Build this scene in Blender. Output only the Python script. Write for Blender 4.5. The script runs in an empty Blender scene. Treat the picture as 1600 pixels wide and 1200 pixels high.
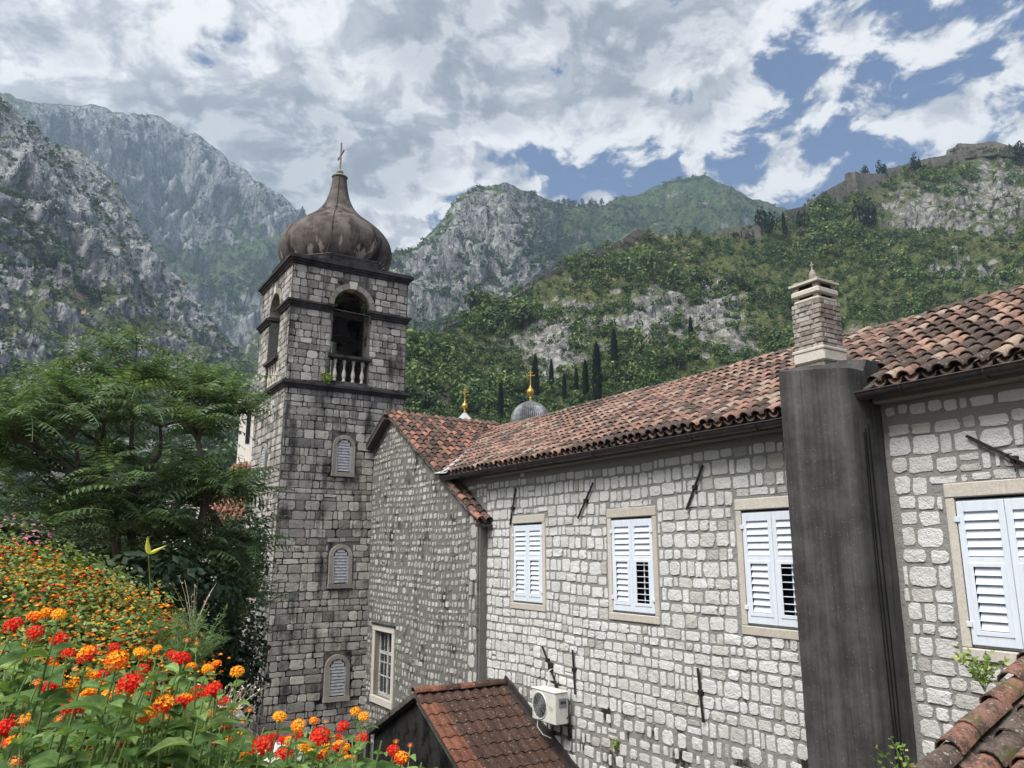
import bpy, math, random
import numpy as np
from mathutils import Vector, Matrix
random.seed(7); RNG = np.random.default_rng(11)
scene = bpy.context.scene
COL = scene.collection

# ------------------------------------------------------------------ camera
PITCH = math.radians(12.4); FPX = 1202.0            # eye at the origin, looking along +Y, slightly up
cam_d = bpy.data.cameras.new('camera'); cam = bpy.data.objects.new('camera', cam_d); COL.objects.link(cam)
cam_d.sensor_width = 36; cam_d.lens = 36 * FPX / 1600; cam_d.clip_end = 20000; cam_d.clip_start = 0.05
cam.location = (0, 0, 0); cam.rotation_euler = (math.pi / 2 + PITCH, 0, 0)
scene.camera = cam
cy = scene.cycles; cy.use_adaptive_sampling = True; cy.adaptive_threshold = .02; cy.max_bounces = 5; cy.diffuse_bounces = 3; cy.glossy_bounces = 2; cy.transmission_bounces = 3; cy.volume_bounces = 0; cy.transparent_max_bounces = 4

# ------------------------------------------------------------------ sun + sky
SUN_EL = math.radians(56); SUN_AZ = math.radians(-138)      # azimuth clockwise from +Y: high, from the left behind the eye
sun_d = bpy.data.lights.new('sun', 'SUN'); sun_d.energy = 3.5; sun_d.angle = math.radians(38); sun_d.color = (1, .98, .95)
sun = bpy.data.objects.new('sun', sun_d); COL.objects.link(sun)
SUNV = Vector((math.sin(SUN_AZ) * math.cos(SUN_EL), math.cos(SUN_AZ) * math.cos(SUN_EL), math.sin(SUN_EL)))
sun.rotation_euler = SUNV.to_track_quat('Z', 'Y').to_euler()
world = bpy.data.worlds.new('World'); scene.world = world; world.use_nodes = True
world.cycles.sampling_method = 'MANUAL'; world.cycles.sample_map_resolution = 256

class NT:
    """tiny node-tree helper"""
    def __init__(s, tree): s.t = tree; s.n = tree.nodes; s.l = tree.links
    def new(s, typ, **kw):
        nd = s.n.new(typ)
        for k, v in kw.items(): setattr(nd, k, v)
        return nd
    def set(s, sock, v):
        if isinstance(v, bpy.types.NodeSocket): s.l.new(v, sock)
        elif v is not None: sock.default_value = v
    def math(s, op, a, b=None, c=None, clamp=False):
        nd = s.new('ShaderNodeMath', operation=op, use_clamp=clamp)
        s.set(nd.inputs[0], a)
        if b is not None: s.set(nd.inputs[1], b)
        if c is not None: s.set(nd.inputs[2], c)
        return nd.outputs[0]
    def vmath(s, op, a, b=None, sc=None):
        nd = s.new('ShaderNodeVectorMath', operation=op); s.set(nd.inputs[0], a)
        if b is not None: s.set(nd.inputs[1], b)
        if sc is not None: s.set(nd.inputs['Scale'], sc)
        return nd.outputs['Value'] if op in ('DOT_PRODUCT', 'LENGTH') else nd.outputs[0]
    def mix(s, f, a, b, blend='MIX'):
        nd = s.new('ShaderNodeMix', data_type='RGBA', blend_type=blend)
        s.set(nd.inputs[0], f)
        for k, v in ((6, a), (7, b)):
            if isinstance(v, tuple) and len(v) == 3: v = (*v, 1)
            s.set(nd.inputs[k], v)
        return nd.outputs[2]
    def noise(s, vec, scale, detail=4, rough=.55, dist=0, lac=2.0):
        nd = s.new('ShaderNodeTexNoise'); s.set(nd.inputs['Vector'], vec)
        nd.inputs['Scale'].default_value = scale; nd.inputs['Detail'].default_value = detail
        nd.inputs['Roughness'].default_value = rough; nd.inputs['Distortion'].default_value = dist
        nd.inputs['Lacunarity'].default_value = lac
        return nd.outputs['Fac']
    def ss(s, v, lo, hi):
        nd = s.new('ShaderNodeMapRange', interpolation_type='SMOOTHSTEP'); s.set(nd.inputs[0], v)
        nd.inputs[1].default_value = lo; nd.inputs[2].default_value = hi
        return nd.outputs[0]
    def lin(s, v, lo, hi, a=0., b=1.):
        nd = s.new('ShaderNodeMapRange'); s.set(nd.inputs[0], v)
        for i, x in zip((1, 2, 3, 4), (lo, hi, a, b)): nd.inputs[i].default_value = x
        return nd.outputs[0]
    def ramp(s, v, stops):
        nd = s.new('ShaderNodeValToRGB'); s.set(nd.inputs[0], v); el = nd.color_ramp.elements
        while len(el) < len(stops): el.new(.5)
        for e_, (p, c) in zip(el, stops): e_.position = p; e_.color = (*c, 1)
        return nd.outputs[0]
    def comb(s, x, y, z):
        nd = s.new('ShaderNodeCombineXYZ'); s.set(nd.inputs[0], x); s.set(nd.inputs[1], y); s.set(nd.inputs[2], z); return nd.outputs[0]
    def sep(s, v):
        nd = s.new('ShaderNodeSeparateXYZ'); s.set(nd.inputs[0], v); return nd.outputs

def S(r, g, b):                                           # sRGB 0-255 -> linear
    f = lambda c: (c / 255 / 12.92) if c / 255 <= .04045 else ((c / 255 + .055) / 1.055) ** 2.4
    return (f(r), f(g), f(b))

w = NT(world.node_tree); w.n.clear()
sky = w.new('ShaderNodeTexSky', sky_type='NISHITA'); sky.sun_disc = False
sky.sun_elevation = SUN_EL; sky.sun_rotation = SUN_AZ; sky.air_density = 1.0; sky.dust_density = .6; sky.ozone_density = 1.6; sky.altitude = 50
tc = w.new('ShaderNodeTexCoord').outputs['Generated']
dx, dy, dz = w.sep(w.vmath('NORMALIZE', tc))
zz = w.math('ADD', w.math('MAXIMUM', dz, 0), .30)
uv = w.comb(w.math('DIVIDE', dx, zz), w.math('DIVIDE', dy, zz), 0.)        # the cloud layer, seen from below
uv = w.vmath('ADD', uv, (44.9, 3.3, 0.))
def n2(vec, scale, detail, rough, typ='FBM'):
    nd = w.new('ShaderNodeTexNoise', noise_dimensions='2D', noise_type=typ); w.set(nd.inputs['Vector'], vec); nd.inputs['Scale'].default_value = scale; nd.inputs['Detail'].default_value = detail; nd.inputs['Roughness'].default_value = rough; return nd
wn = n2(uv, 6., 1, .5).outputs['Color']
uv = w.vmath('ADD', uv, w.vmath('SCALE', w.vmath('SUBTRACT', wn, (.5, .5, .5)), sc=.075))
big = n2(uv, 1.5, 1, .5).outputs['Fac']
b0 = n2(uv, 8.2, 8, .60).outputs['Fac']
b1 = n2(w.vmath('ADD', uv, (.018, .032, 0.)), 8.2, 5, .58).outputs['Fac']   # the same field one step on, for the shaded sides
cover = w.lin(dx, -.50, .60, .245, -.045)                   # the bank of cloud thickens to the left
f0 = w.math('ADD', w.math('ADD', w.math('MULTIPLY', big, .62), w.math('MULTIPLY', b0, 1.0)), cover)
cl = w.ss(f0, .785, .90)
thick = w.ss(w.math('ADD', f0, w.math('MULTIPLY', w.math('SUBTRACT', big, .5), .5)), .90, 1.30)
shade = w.lin(w.math('SUBTRACT', b1, b0), -.075, .085, 0, 1)
ckey = w.math('SUBTRACT', 1.0, w.math('ADD', w.math('MULTIPLY', thick, .44), w.math('MULTIPLY', shade, .52)), clamp=True)
ccol = w.ramp(ckey, [(.0, (1.8, 1.9, 2.1)), (.28, (2.9, 3.0, 3.25)), (.58, (5.1, 5.15, 5.25)), (.9, (7.9, 7.8, 7.6))])
skyc = w.mix(1.0, sky.outputs[0], (.40, .53, .76), 'MULTIPLY')
allc = w.mix(cl, skyc, ccol)
bg = w.new('ShaderNodeBackground'); w.set(bg.inputs[0], allc); bg.inputs[1].default_value = .08
out = w.new('ShaderNodeOutputWorld'); w.l.new(bg.outputs[0], out.inputs[0])
vs = scene.view_settings; vs.view_transform = 'Standard'; vs.look = 'None'; vs.gamma = 1; vs.exposure = 0.84; vs.use_curve_mapping = False

# ------------------------------------------------------------------ frames and mesh helpers
ANG = math.radians(31.8); DFAC = 9.0                     # the long facade: 9 m from the eye, running away to the left
DV = np.array([-math.sin(ANG), math.cos(ANG), 0]); NV = np.array([-math.cos(ANG), -math.sin(ANG), 0])
FROT = math.pi / 2 + ANG
def W(s, o, z): return DV * s + NV * (o - DFAC) + np.array([0, 0, z])
_F = np.array([0, math.cos(PITCH), math.sin(PITCH)]); _U = np.array([0, -math.sin(PITCH), math.cos(PITCH)])
def ray(x, y): return _F + np.array([1., 0, 0]) * (x - 800) / FPX + _U * (600 - y) / FPX
def at(x, y, rng):                                        # a survey point: bearing + level read off the photo, range in metres
    r = ray(x, y); return r * (rng / math.hypot(r[0], r[1]))
def project(P):
    P = np.atleast_2d(P); dd = P @ _F
    return 800 + FPX * P[:, 0] / dd, 600 - FPX * (P @ _U) / dd

ABS = {}                                                  # object -> its origin in its thing's frame
def tag(o, label=None, cat=None, group=None, kind=None):
    if label: o['label'] = label
    if cat: o['category'] = cat
    if group: o['group'] = group
    if kind: o['kind'] = kind
    return o
def thing(name, base, label, cat, group=None, frame=True):
    o = bpy.data.objects.new(name, None); COL.objects.link(o); o.empty_display_size = .2
    base = np.array(base, float); ABS[o] = base
    if frame: o.location = W(*base); o.rotation_euler = (0, 0, FROT)
    else: o.location = base
    return tag(o, label, cat, group)

class MB:
    def __init__(s): s.v = []; s.f = []; s.t = []; s.n = 0
    def add(s, v, f, tint=.5):
        v = np.asarray(v, float).reshape(-1, 3)
        s.v.append(v); s.f.extend([tuple(int(i) + s.n for i in q) for q in f])
        t = np.asarray(tint, float); s.t.append(np.full(len(v), t) if t.ndim == 0 else t)
        s.n += len(v); return s
    def box(s, lo, hi, tint=.5, m=None):
        (a, b, c), (x, y, z) = lo, hi
        v = np.array([(a, b, c), (x, b, c), (x, y, c), (a, y, c), (a, b, z), (x, b, z), (x, y, z), (a, y, z)], float)
        if m is not None: v = v @ np.asarray(m)[:3, :3].T + np.asarray(m)[:3, 3]
        return s.add(v, [(3, 2, 1, 0), (4, 5, 6, 7), (0, 1, 5, 4), (1, 2, 6, 5), (2, 3, 7, 6), (3, 0, 4, 7)], tint)
    def bbox(s, lo, hi, b=.01, tint=.5):
        """bevelled box"""
        lo = np.array(lo, float); hi = np.array(hi, float); b = min(b, *(0.45 * np.abs(hi - lo)))
        bm = _bev(lo, hi, b); return s.add(bm[0], bm[1], tint)
    def tube(s, pts, rad, seg=6, tint=.5, cap=True):
        pts = np.asarray(pts, float); k = len(pts); rad = np.full(k, rad) if np.isscalar(rad) else np.asarray(rad, float)
        tan = np.gradient(pts, axis=0); tan /= np.linalg.norm(tan, axis=1)[:, None] + 1e-12
        ref = np.array([0, 0, 1.]) if abs(tan[:, 2]).mean() < .9 else np.array([1., 0, 0])
        u = np.cross(tan, ref); u /= np.linalg.norm(u, axis=1)[:, None] + 1e-12; vv = np.cross(tan, u)
        an = np.arange(seg) * 2 * math.pi / seg
        P = pts[:, None] + rad[:, None, None] * (u[:, None] * np.cos(an)[None, :, None] + vv[:, None] * np.sin(an)[None, :, None])
        f = [(i * seg + j, i * seg + (j + 1) % seg, (i + 1) * seg + (j + 1) % seg, (i + 1) * seg + j) for i in range(k - 1) for j in range(seg)]
        if cap: f += [tuple(range(seg))[::-1], tuple(range((k - 1) * seg, k * seg))]
        return s.add(P.reshape(-1, 3), f, tint)
    def lathe(s, prof, c, seg=24, tint=.5, lobes=0, depth=0, cap=True, rot=0):
        prof = np.asarray(prof, float); an = rot + np.arange(seg) * 2 * math.pi / seg
        rr = 1 + (depth * np.abs(np.cos(an * lobes / 2)) if lobes else 0 * an)
        P = np.stack([prof[:, :1] * np.cos(an) * rr + c[0], prof[:, :1] * np.sin(an) * rr + c[1], np.repeat(prof[:, 1:], seg, 1) + c[2]], -1)
        k = len(prof)
        f = [(i * seg + j, i * seg + (j + 1) % seg, (i + 1) * seg + (j + 1) % seg, (i + 1) * seg + j) for i in range(k - 1) for j in range(seg)]
        if cap: f += [tuple(range(seg))[::-1], tuple(range((k - 1) * seg, k * seg))]
        return s.add(P.reshape(-1, 3), f, tint)
    def prism(s, poly, axis, a, b, tint=.5):
        """2-D polygon extruded along axis (0,1,2) from a to b; poly is in the two other axes in order"""
        poly = np.asarray(poly, float); k = len(poly)
        def mk(t): return np.insert(poly, axis, t, axis=1)
        f = [tuple(range(k))[::-1], tuple(range(k, 2 * k))] + [(i, (i + 1) % k, k + (i + 1) % k, k + i) for i in range(k)]
        return s.add(np.vstack([mk(a), mk(b)]), f, tint)
    def mesh(s, name, shift=0):
        me = bpy.data.meshes.new(name); v = np.vstack(s.v) - shift
        me.from_pydata(v.tolist(), [], s.f)
        at_ = me.attributes.new('tint', 'FLOAT', 'POINT'); at_.data.foreach_set('value', np.concatenate(s.t).astype(np.float32))
        return me
    def build(s, name, mat, parent=None, smooth=False, center=True, kind=None, fixn=True, label=None):
        v = np.vstack(s.v); base = ABS[parent] if parent is not None else np.zeros(3)
        c = (v.min(0) + v.max(0)) / 2 if center else base
        me = s.mesh(name, c); me.materials.append(mat)
        if fixn: _fix(me)
        if smooth:
            me.shade_smooth()
            if smooth != 'all': me.set_sharp_from_angle(angle=math.radians(smooth if smooth is not True else 40))
        o = bpy.data.objects.new(name, me); COL.objects.link(o)
        if parent is not None: o.parent = parent
        o.location = c - base; ABS[o] = c
        if kind: o['kind'] = kind
        if label: o['label'] = label
        return o
import bmesh
def _fix(me):
    bm = bmesh.new(); bm.from_mesh(me); bmesh.ops.recalc_face_normals(bm, faces=bm.faces); bm.to_mesh(me); bm.free()
_bc = {}
def _bev(lo, hi, b):
    c = []
    for ax in range(3): c.append((lo[ax], lo[ax] + b, hi[ax] - b, hi[ax]))
    pts = {}; V = []; Fc = []
    def vid(p):
        if p not in pts: pts[p] = len(V); V.append([c[0][p[0]], c[1][p[1]], c[2][p[2]]])
        return pts[p]
    for ax in range(3):
        o1, o2 = [(1, 2), (0, 2), (0, 1)][ax]
        for side in (0, 3):
            q = []
            for a_, b_ in ((1, 1), (2, 1), (2, 2), (1, 2)):
                p = [0, 0, 0]; p[ax] = side; p[o1] = a_; p[o2] = b_; q.append(vid(tuple(p)))
            Fc.append(q)
        for s1 in (0, 3):
            for s2 in (0, 3):
                i1, i2 = (1 if s1 == 0 else 2), (1 if s2 == 0 else 2); q = []
                for e_ in (1, 2):
                    p = [0, 0, 0]; p[ax] = e_; p[o1] = s1; p[o2] = i2; q.append(vid(tuple(p)))
                for e_ in (2, 1):
                    p = [0, 0, 0]; p[ax] = e_; p[o1] = i1; p[o2] = s2; q.append(vid(tuple(p)))
                Fc.append(q)
    for sx in (0, 3):
        for sy in (0, 3):
            for sz in (0, 3):
                ix, iy, iz = [1 if q == 0 else 2 for q in (sx, sy, sz)]
                Fc.append([vid((sx, iy, iz)), vid((ix, sy, iz)), vid((ix, iy, sz))])
    return np.array(V), Fc
def bar(mb, p, q, w_, t, up=(0, 0, 1), tint=.5):
    """flat bar from p to q, w_ wide across 'side', t thick along up"""
    p = np.array(p, float); q = np.array(q, float); a = q - p; L = np.linalg.norm(a); a /= L
    up = np.array(up, float); sd = np.cross(a, up); sd /= np.linalg.norm(sd); up = np.cross(sd, a)
    m = np.eye(4); m[:3, 0] = a; m[:3, 1] = sd; m[:3, 2] = up; m[:3, 3] = p
    return mb.box((0, -w_ / 2, -t / 2), (L, w_ / 2, t / 2), tint, m)
def place(me, name, parent, M, mat=None, kind=None):
    """an object sharing mesh me under parent, with 4x4 matrix M given in the thing's frame"""
    o = bpy.data.objects.new(name, me); COL.objects.link(o); o.parent = parent
    M = Matrix(M.tolist() if isinstance(M, np.ndarray) else M); b = ABS[parent]
    M.translation = M.translation - Vector(b.tolist()); o.matrix_local = M
    if kind: o['kind'] = kind
    return o

# numpy gradient noise
_P = np.random.default_rng(5).permutation(512); _P = np.concatenate([_P, _P, _P])
_G = np.random.default_rng(6).normal(size=(512, 3)); _G /= np.linalg.norm(_G, axis=1)[:, None]
def pn(p):
    p = np.asarray(p, float); i = np.floor(p).astype(int); fr = p - i; i &= 511
    u = fr * fr * fr * (fr * (fr * 6 - 15) + 10); r = 0
    for ax in (0, 1):
        for ay in (0, 1):
            for az in (0, 1):
                h = _P[_P[_P[(i[..., 0] + ax) & 511] + ((i[..., 1] + ay) & 511)] + ((i[..., 2] + az) & 511)] & 511
                g = _G[h]; dd = fr - np.array([ax, ay, az])
                wt = (u[..., 0] if ax else 1 - u[..., 0]) * (u[..., 1] if ay else 1 - u[..., 1]) * (u[..., 2] if az else 1 - u[..., 2])
                r = r + wt * (g * dd).sum(-1)
    return r * 1.6
def fbm(p, o=4, g=.5):
    p = np.asarray(p, float); r = 0; a = 1
    for _ in range(o): r = r + a * pn(p); p = p * 2.03 + 17.1; a *= g
    return r
def ridged(p, o=5, g=.5):
    p = np.asarray(p, float); r = 0; a = 1
    for _ in range(o): r = r + a * (1 - 2 * np.abs(pn(p))); p = p * 2.07 + 9.3; a *= g
    return r
# ------------------------------------------------------------------ materials
def newmat(name):
    m = bpy.data.materials.new(name); m.use_nodes = True; t = NT(m.node_tree); t.n.clear()
    o = t.new('ShaderNodeOutputMaterial'); b = t.new('ShaderNodeBsdfPrincipled'); t.l.new(b.outputs[0], o.inputs[0])
    t.b = b; t.o = o; t.m = m
    t.pos = t.new('ShaderNodeNewGeometry').outputs['Position']
    t.nor = m.node_tree.nodes[-1].outputs['Normal']
    a = t.new('ShaderNodeAttribute'); a.attribute_name = 'tint'; t.tint = a.outputs['Fac']
    return t
def fin(t, col, rough=.85, bump=None, bs=.5, bd=.02, spec=.3, metal=0.):
    t.set(t.b.inputs['Base Color'], (*col, 1) if isinstance(col, tuple) else col)
    t.set(t.b.inputs['Roughness'], rough); t.set(t.b.inputs['Metallic'], metal); t.b.inputs['Specular IOR Level'].default_value = spec
    if bump is not None:
        bn = t.new('ShaderNodeBump'); t.set(bn.inputs['Height'], bump); bn.inputs['Strength'].default_value = bs; bn.inputs['Distance'].default_value = bd
        t.l.new(bn.outputs[0], t.b.inputs['Normal'])
    return t.m
def streaks(t, sx=3., sz=.35, detail=5):
    """noise drawn out downwards: rain streaks"""
    v = t.vmath('MULTIPLY', t.pos, (sx, sx, sz)); return t.noise(v, 1., detail, .6)
M = {}
def mk_stone(name, cols, stain_col, stain_amt, stain_scale, bs=.9, bd=.03, zfade=None, fdark=.42):
    t = newmat(name)
    base = t.ramp(t.tint, cols)
    fine = t.noise(t.pos, 38, 6, .65); mid = t.noise(t.pos, 9, 4, .6)
    c = t.mix(t.lin(fine, .3, .75, 0, fdark), base, (.14, .135, .13), 'MULTIPLY')
    c = t.mix(t.lin(mid, .35, .7, .0, .35), c, S(226, 224, 220), 'SOFT_LIGHT')
    st = t.math('ADD', t.math('MULTIPLY', streaks(t), .6), t.math('MULTIPLY', t.noise(t.pos, stain_scale, 6, .68), .6))
    lo, hi = stain_amt
    if zfade:                                             # damp, mossy foot of the wall
        z = t.sep(t.pos)[2]; st = t.math('ADD', st, t.lin(z, zfade[0], zfade[1], zfade[2], 0))
    c = t.mix(t.math('MULTIPLY', t.ss(st, lo, hi), .9), c, stain_col)
    pit = t.noise(t.pos, 70, 3, .6)
    h = t.math('ADD', t.math('ADD', t.math('MULTIPLY', fine, .6), t.math('MULTIPLY', mid, .8)), t.math('MULTIPLY', pit, .3))
    M[name] = fin(t, c, .92, h, bs, bd, .2)
mk_stone('limestone', [(0, S(172, 169, 162)), (.25, S(206, 203, 197)), (.6, S(218, 217, 214)), (1, S(230, 229, 227))], S(98, 94, 87), (.80, 1.02), 1.3, 1.0, .04, (-4.2, -1.9, .16), .24)
mk_stone('rubble', [(0, S(124, 120, 112)), (.4, S(168, 164, 156)), (1, S(214, 211, 204))], S(60, 59, 56), (.62, .90), 2.2, .9, .03)
mk_stone('ashlar', [(0, S(110, 107, 104)), (.35, S(156, 152, 146)), (.7, S(186, 182, 174)), (1, S(212, 206, 196))], S(30, 30, 32), (.56, .77), 1.1, .9, .03)
mk_stone('trim', [(0, S(188, 181, 168)), (1, S(208, 201, 189))], S(104, 98, 88), (.68, .98), 2.4, .4, .012)
mk_stone('trim_grey', [(0, S(126, 121, 113)), (1, S(166, 160, 150))], S(52, 51, 50), (.6, .9), 2.4, .5, .012)
mk_stone('cornice', [(0, S(56, 55, 56)), (1, S(84, 82, 82))], S(22, 22, 24), (.5, .8), 2.4, .6, .015)
mk_stone('rampart', [(0, S(104, 100, 93)), (1, S(140, 134, 124))], S(54, 52, 50), (.52, .78), .35, 1., .25)
def mk_mortar(name, c1, c2, dark, lo, hi, zf=None, sc=2.):
    t = newmat(name); nz = t.noise(t.pos, sc, 7, .68); fine = t.noise(t.pos, 55, 4, .6)
    c = t.mix(fine, c1, c2)
    if zf: nz = t.math('ADD', nz, t.lin(t.sep(t.pos)[2], zf[0], zf[1], zf[2], 0))
    nz = t.math('ADD', nz, t.math('MULTIPLY', t.math('SUBTRACT', streaks(t), .5), .35))
    c = t.mix(t.ss(nz, lo, hi), c, dark)
    M[name] = fin(t, c, .95, t.math('ADD', fine, t.math('MULTIPLY', t.noise(t.pos, 14, 4, .6), 1.5)), .8, .02, .1)
mk_mortar('mortar', S(152, 150, 145), S(128, 126, 122), S(50, 48, 46), .65, .78, (-3.2, -1.0, .17))
mk_mortar('mortar_rubble', S(128, 126, 121), S(102, 100, 96), S(50, 50, 49), .50, .70)
mk_mortar('mortar_tower', S(112, 109, 105), S(84, 82, 80), S(30, 30, 32), .47, .64)
mk_mortar('render_black', S(66, 64, 62), S(40, 39, 39), S(18, 18, 19), .42, .66, None, 3.)
mk_mortar('coping', S(120, 114, 106), S(86, 82, 76), S(40, 39, 37), .45, .7, None, 6.)
# concrete pier
t = newmat('concrete'); st = streaks(t, 6, .20, 7); big = t.noise(t.pos, 2.2, 8, .7); fine = t.noise(t.pos, 90, 3, .6)
c = t.ramp(t.math('ADD', t.math('ADD', t.math('MULTIPLY', st, .34), t.math('MULTIPLY', streaks(t, 26, .4, 5), .22)), t.math('MULTIPLY', big, .44)), [(.30, S(36, 36, 37)), (.45, S(58, 57, 56)), (.56, S(80, 79, 77)), (.72, S(112, 110, 106))])
vor = t.new('ShaderNodeTexVoronoi'); t.set(vor.inputs['Vector'], t.pos); vor.inputs['Scale'].default_value = 75
speck = t.ss(vor.outputs['Distance'], .22, .12)
pits = t.math('MULTIPLY', speck, t.ss(t.noise(t.pos, 2.2, 3), .46, .58))
c = t.mix(t.math('MULTIPLY', pits, .75), c, S(22, 22, 23))
v2 = t.new('ShaderNodeTexVoronoi'); t.set(v2.inputs['Vector'], t.pos); v2.inputs['Scale'].default_value = 22
c = t.mix(t.math('MULTIPLY', t.ss(v2.outputs['Distance'], .10, .05), .7), c, S(170, 168, 160))
M['concrete'] = fin(t, c, .9, t.math('SUBTRACT', fine, pits), .5, .01, .2)
def mk_tile(name, stops, lich, lo, hi, moss=None):
    t = newmat(name); base = t.ramp(t.tint, stops)
    g = t.noise(t.pos, 7, 6, .65); fine = t.noise(t.pos, 45, 5, .65)
    c = t.mix(t.lin(fine, .3, .7, 0, .5), base, (.3, .26, .24), 'MULTIPLY')
    c = t.mix(t.math('MULTIPLY', t.ss(t.math('ADD', t.math('MULTIPLY', g, .6), t.math('MULTIPLY', fine, .4)), lo, hi), .85), c, lich)
    sp = t.noise(t.pos, 28, 3, .5)
    c = t.mix(t.math('MULTIPLY', t.ss(sp, .62, .70), .55), c, S(176, 168, 152))
    if moss: c = t.mix(t.ss(t.noise(t.pos, 5, 4), .56, .66), c, moss)
    M[name] = fin(t, c, .9, t.math('ADD', fine, g), .5, .012, .2)
TST = [(0, S(70, 61, 56)), (.22, S(100, 85, 77)), (.45, S(134, 108, 97)), (.7, S(162, 124, 108)), (.9, S(174, 143, 127)), (1, S(168, 154, 138))]
mk_tile('tile_main', TST, S(78, 69, 63), .45, .64)
mk_tile('tile_wing', [(0, S(70, 59, 54)), (.4, S(108, 86, 77)), (.75, S(138, 102, 87)), (1, S(170, 122, 102))], S(60, 52, 48), .46, .64)
mk_tile('tile_annex', [(0, S(66, 51, 45)), (.5, S(84, 63, 54)), (.8, S(116, 76, 62)), (1, S(146, 94, 74))], S(46, 37, 33), .47, .66)
mk_tile('tile_far', [(0, S(132, 88, 74)), (1, S(168, 116, 98))], S(110, 84, 74), .5, .7)
mk_tile('tile_moss', [(0, S(70, 60, 55)), (.35, S(116, 102, 93)), (.7, S(142, 104, 89)), (1, S(172, 144, 127))], S(60, 54, 49), .44, .58, S(86, 84, 48))
t = newmat('paint'); f_ = t.noise(t.pos, 30, 4, .6); c = t.mix(t.lin(streaks(t, 14, 2.), .45, .75, 0, .35), S(212, 218, 226), S(184, 190, 198)); c = t.mix(t.math('MULTIPLY', t.ss(t.noise(t.pos, 60, 3), .66, .72), .4), c, S(150, 150, 148))
M['paint'] = fin(t, c, .55, f_, .15, .004, .35)
t = newmat('paint_old'); c = t.mix(t.ss(t.noise(t.pos, 18, 6, .7), .45, .62), S(186, 184, 178), S(112, 108, 102)); M['paint_old'] = fin(t, c, .8, t.noise(t.pos, 40, 4), .3, .006)
t = newmat('paint_grey'); c = t.mix(t.ss(t.noise(t.pos, 14, 5, .7), .42, .68), S(168, 171, 176), S(128, 130, 134)); M['paint_grey'] = fin(t, c, .75, t.noise(t.pos, 40, 4), .3, .006)
t = newmat('gutter'); c = t.mix(t.ss(t.noise(t.pos, 9, 6, .7), .40, .68), S(56, 54, 54), S(80, 68, 62)); M['gutter'] = fin(t, c, .5, t.noise(t.pos, 40, 3), .2, .004, .4, .35)
t = newmat('flashing'); c = t.mix(t.noise(t.pos, 6, 5, .7), S(160, 160, 160), S(212, 212, 210)); M['flashing'] = fin(t, c, .55, None, metal=.2)
t = newmat('lead_grey'); c = t.mix(t.ss(t.noise(t.pos, 5, 6, .7), .35, .7), S(78, 80, 82), S(128, 131, 134)); c = t.mix(t.lin(streaks(t, 6, .6), .4, .7, 0, .4), c, S(64, 65, 68)); M['lead_grey'] = fin(t, c, .5, t.noise(t.pos, 12, 3), .2, .01, .4, .35)
t = newmat('lead_pale'); c = t.mix(t.noise(t.pos, 3, 5, .7), S(150, 155, 156), S(186, 190, 190)); M['lead_pale'] = fin(t, c, .6, None)
t = newmat('gold'); c = t.mix(t.noise(t.pos, 9, 4), S(214, 172, 84), S(190, 142, 58)); M['gold'] = fin(t, c, .35, None, spec=.5, metal=.55)
t = newmat('iron'); c = t.mix(t.noise(t.pos, 25, 5, .7), S(26, 24, 24), S(52, 44, 40)); M['iron'] = fin(t, c, .7, t.noise(t.pos, 60, 3), .3, .004)
t = newmat('rust_cross'); c = t.mix(t.noise(t.pos, 12, 5, .7), S(120, 110, 104), S(170, 156, 146)); M['rust_cross'] = fin(t, c, .7)
t = newmat('dark_inside'); M['dark_inside'] = fin(t, S(22, 22, 24), .9)
t = newmat('glass'); c = t.mix(t.noise(t.pos, 2, 2), S(24, 27, 31), S(44, 48, 54)); M['glass'] = fin(t, c, .08, None, spec=.5)
t = newmat('wood_dark'); c = t.mix(streaks(t, 12, 1), S(54, 49, 46), S(92, 86, 80)); M['wood_dark'] = fin(t, c, .85)
t = newmat('ac_plastic'); c = t.mix(t.ss(t.noise(t.pos, 7, 6, .7), .5, .72), S(206, 205, 196), S(160, 156, 144)); M['ac_plastic'] = fin(t, c, .5, None)
t = newmat('ac_dark'); M['ac_dark'] = fin(t, S(58, 60, 64), .6)
t = newmat('ac_grille'); M['ac_grille'] = fin(t, S(128, 130, 132), .5)
t = newmat('cable_black'); M['cable_black'] = fin(t, S(20, 20, 21), .5)
t = newmat('cable_white'); M['cable_white'] = fin(t, S(190, 190, 184), .5)
t = newmat('plaster_white'); c = t.mix(t.noise(t.pos, .8, 6, .7), S(206, 200, 188), S(226, 222, 212)); M['plaster_white'] = fin(t, c, .9)
# weathered cement skin of the onion dome
t = newmat('dome_skin'); z = t.sep(t.pos)[2]
st = streaks(t, 2.6, .5, 6); g = t.noise(t.pos, 2.2, 7, .66)
c = t.mix(t.ss(g, .35, .65), S(70, 64, 61), S(106, 99, 94)); c = t.mix(t.ss(st, .50, .66), c, S(46, 41, 39))
peel = t.math('ADD', t.noise(t.vmath('MULTIPLY', t.pos, (3.2, 3.2, .8)), 1., 5, .6), t.lin(z, 9.2, 10.4, .04, -.10))
c = t.mix(t.math('MULTIPLY', t.ss(peel, .565, .64), .8), c, S(172, 160, 148))
M['dome_skin'] = fin(t, c, .9, t.math('ADD', g, t.noise(t.pos, 30, 4)), .5, .02, .2)
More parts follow.
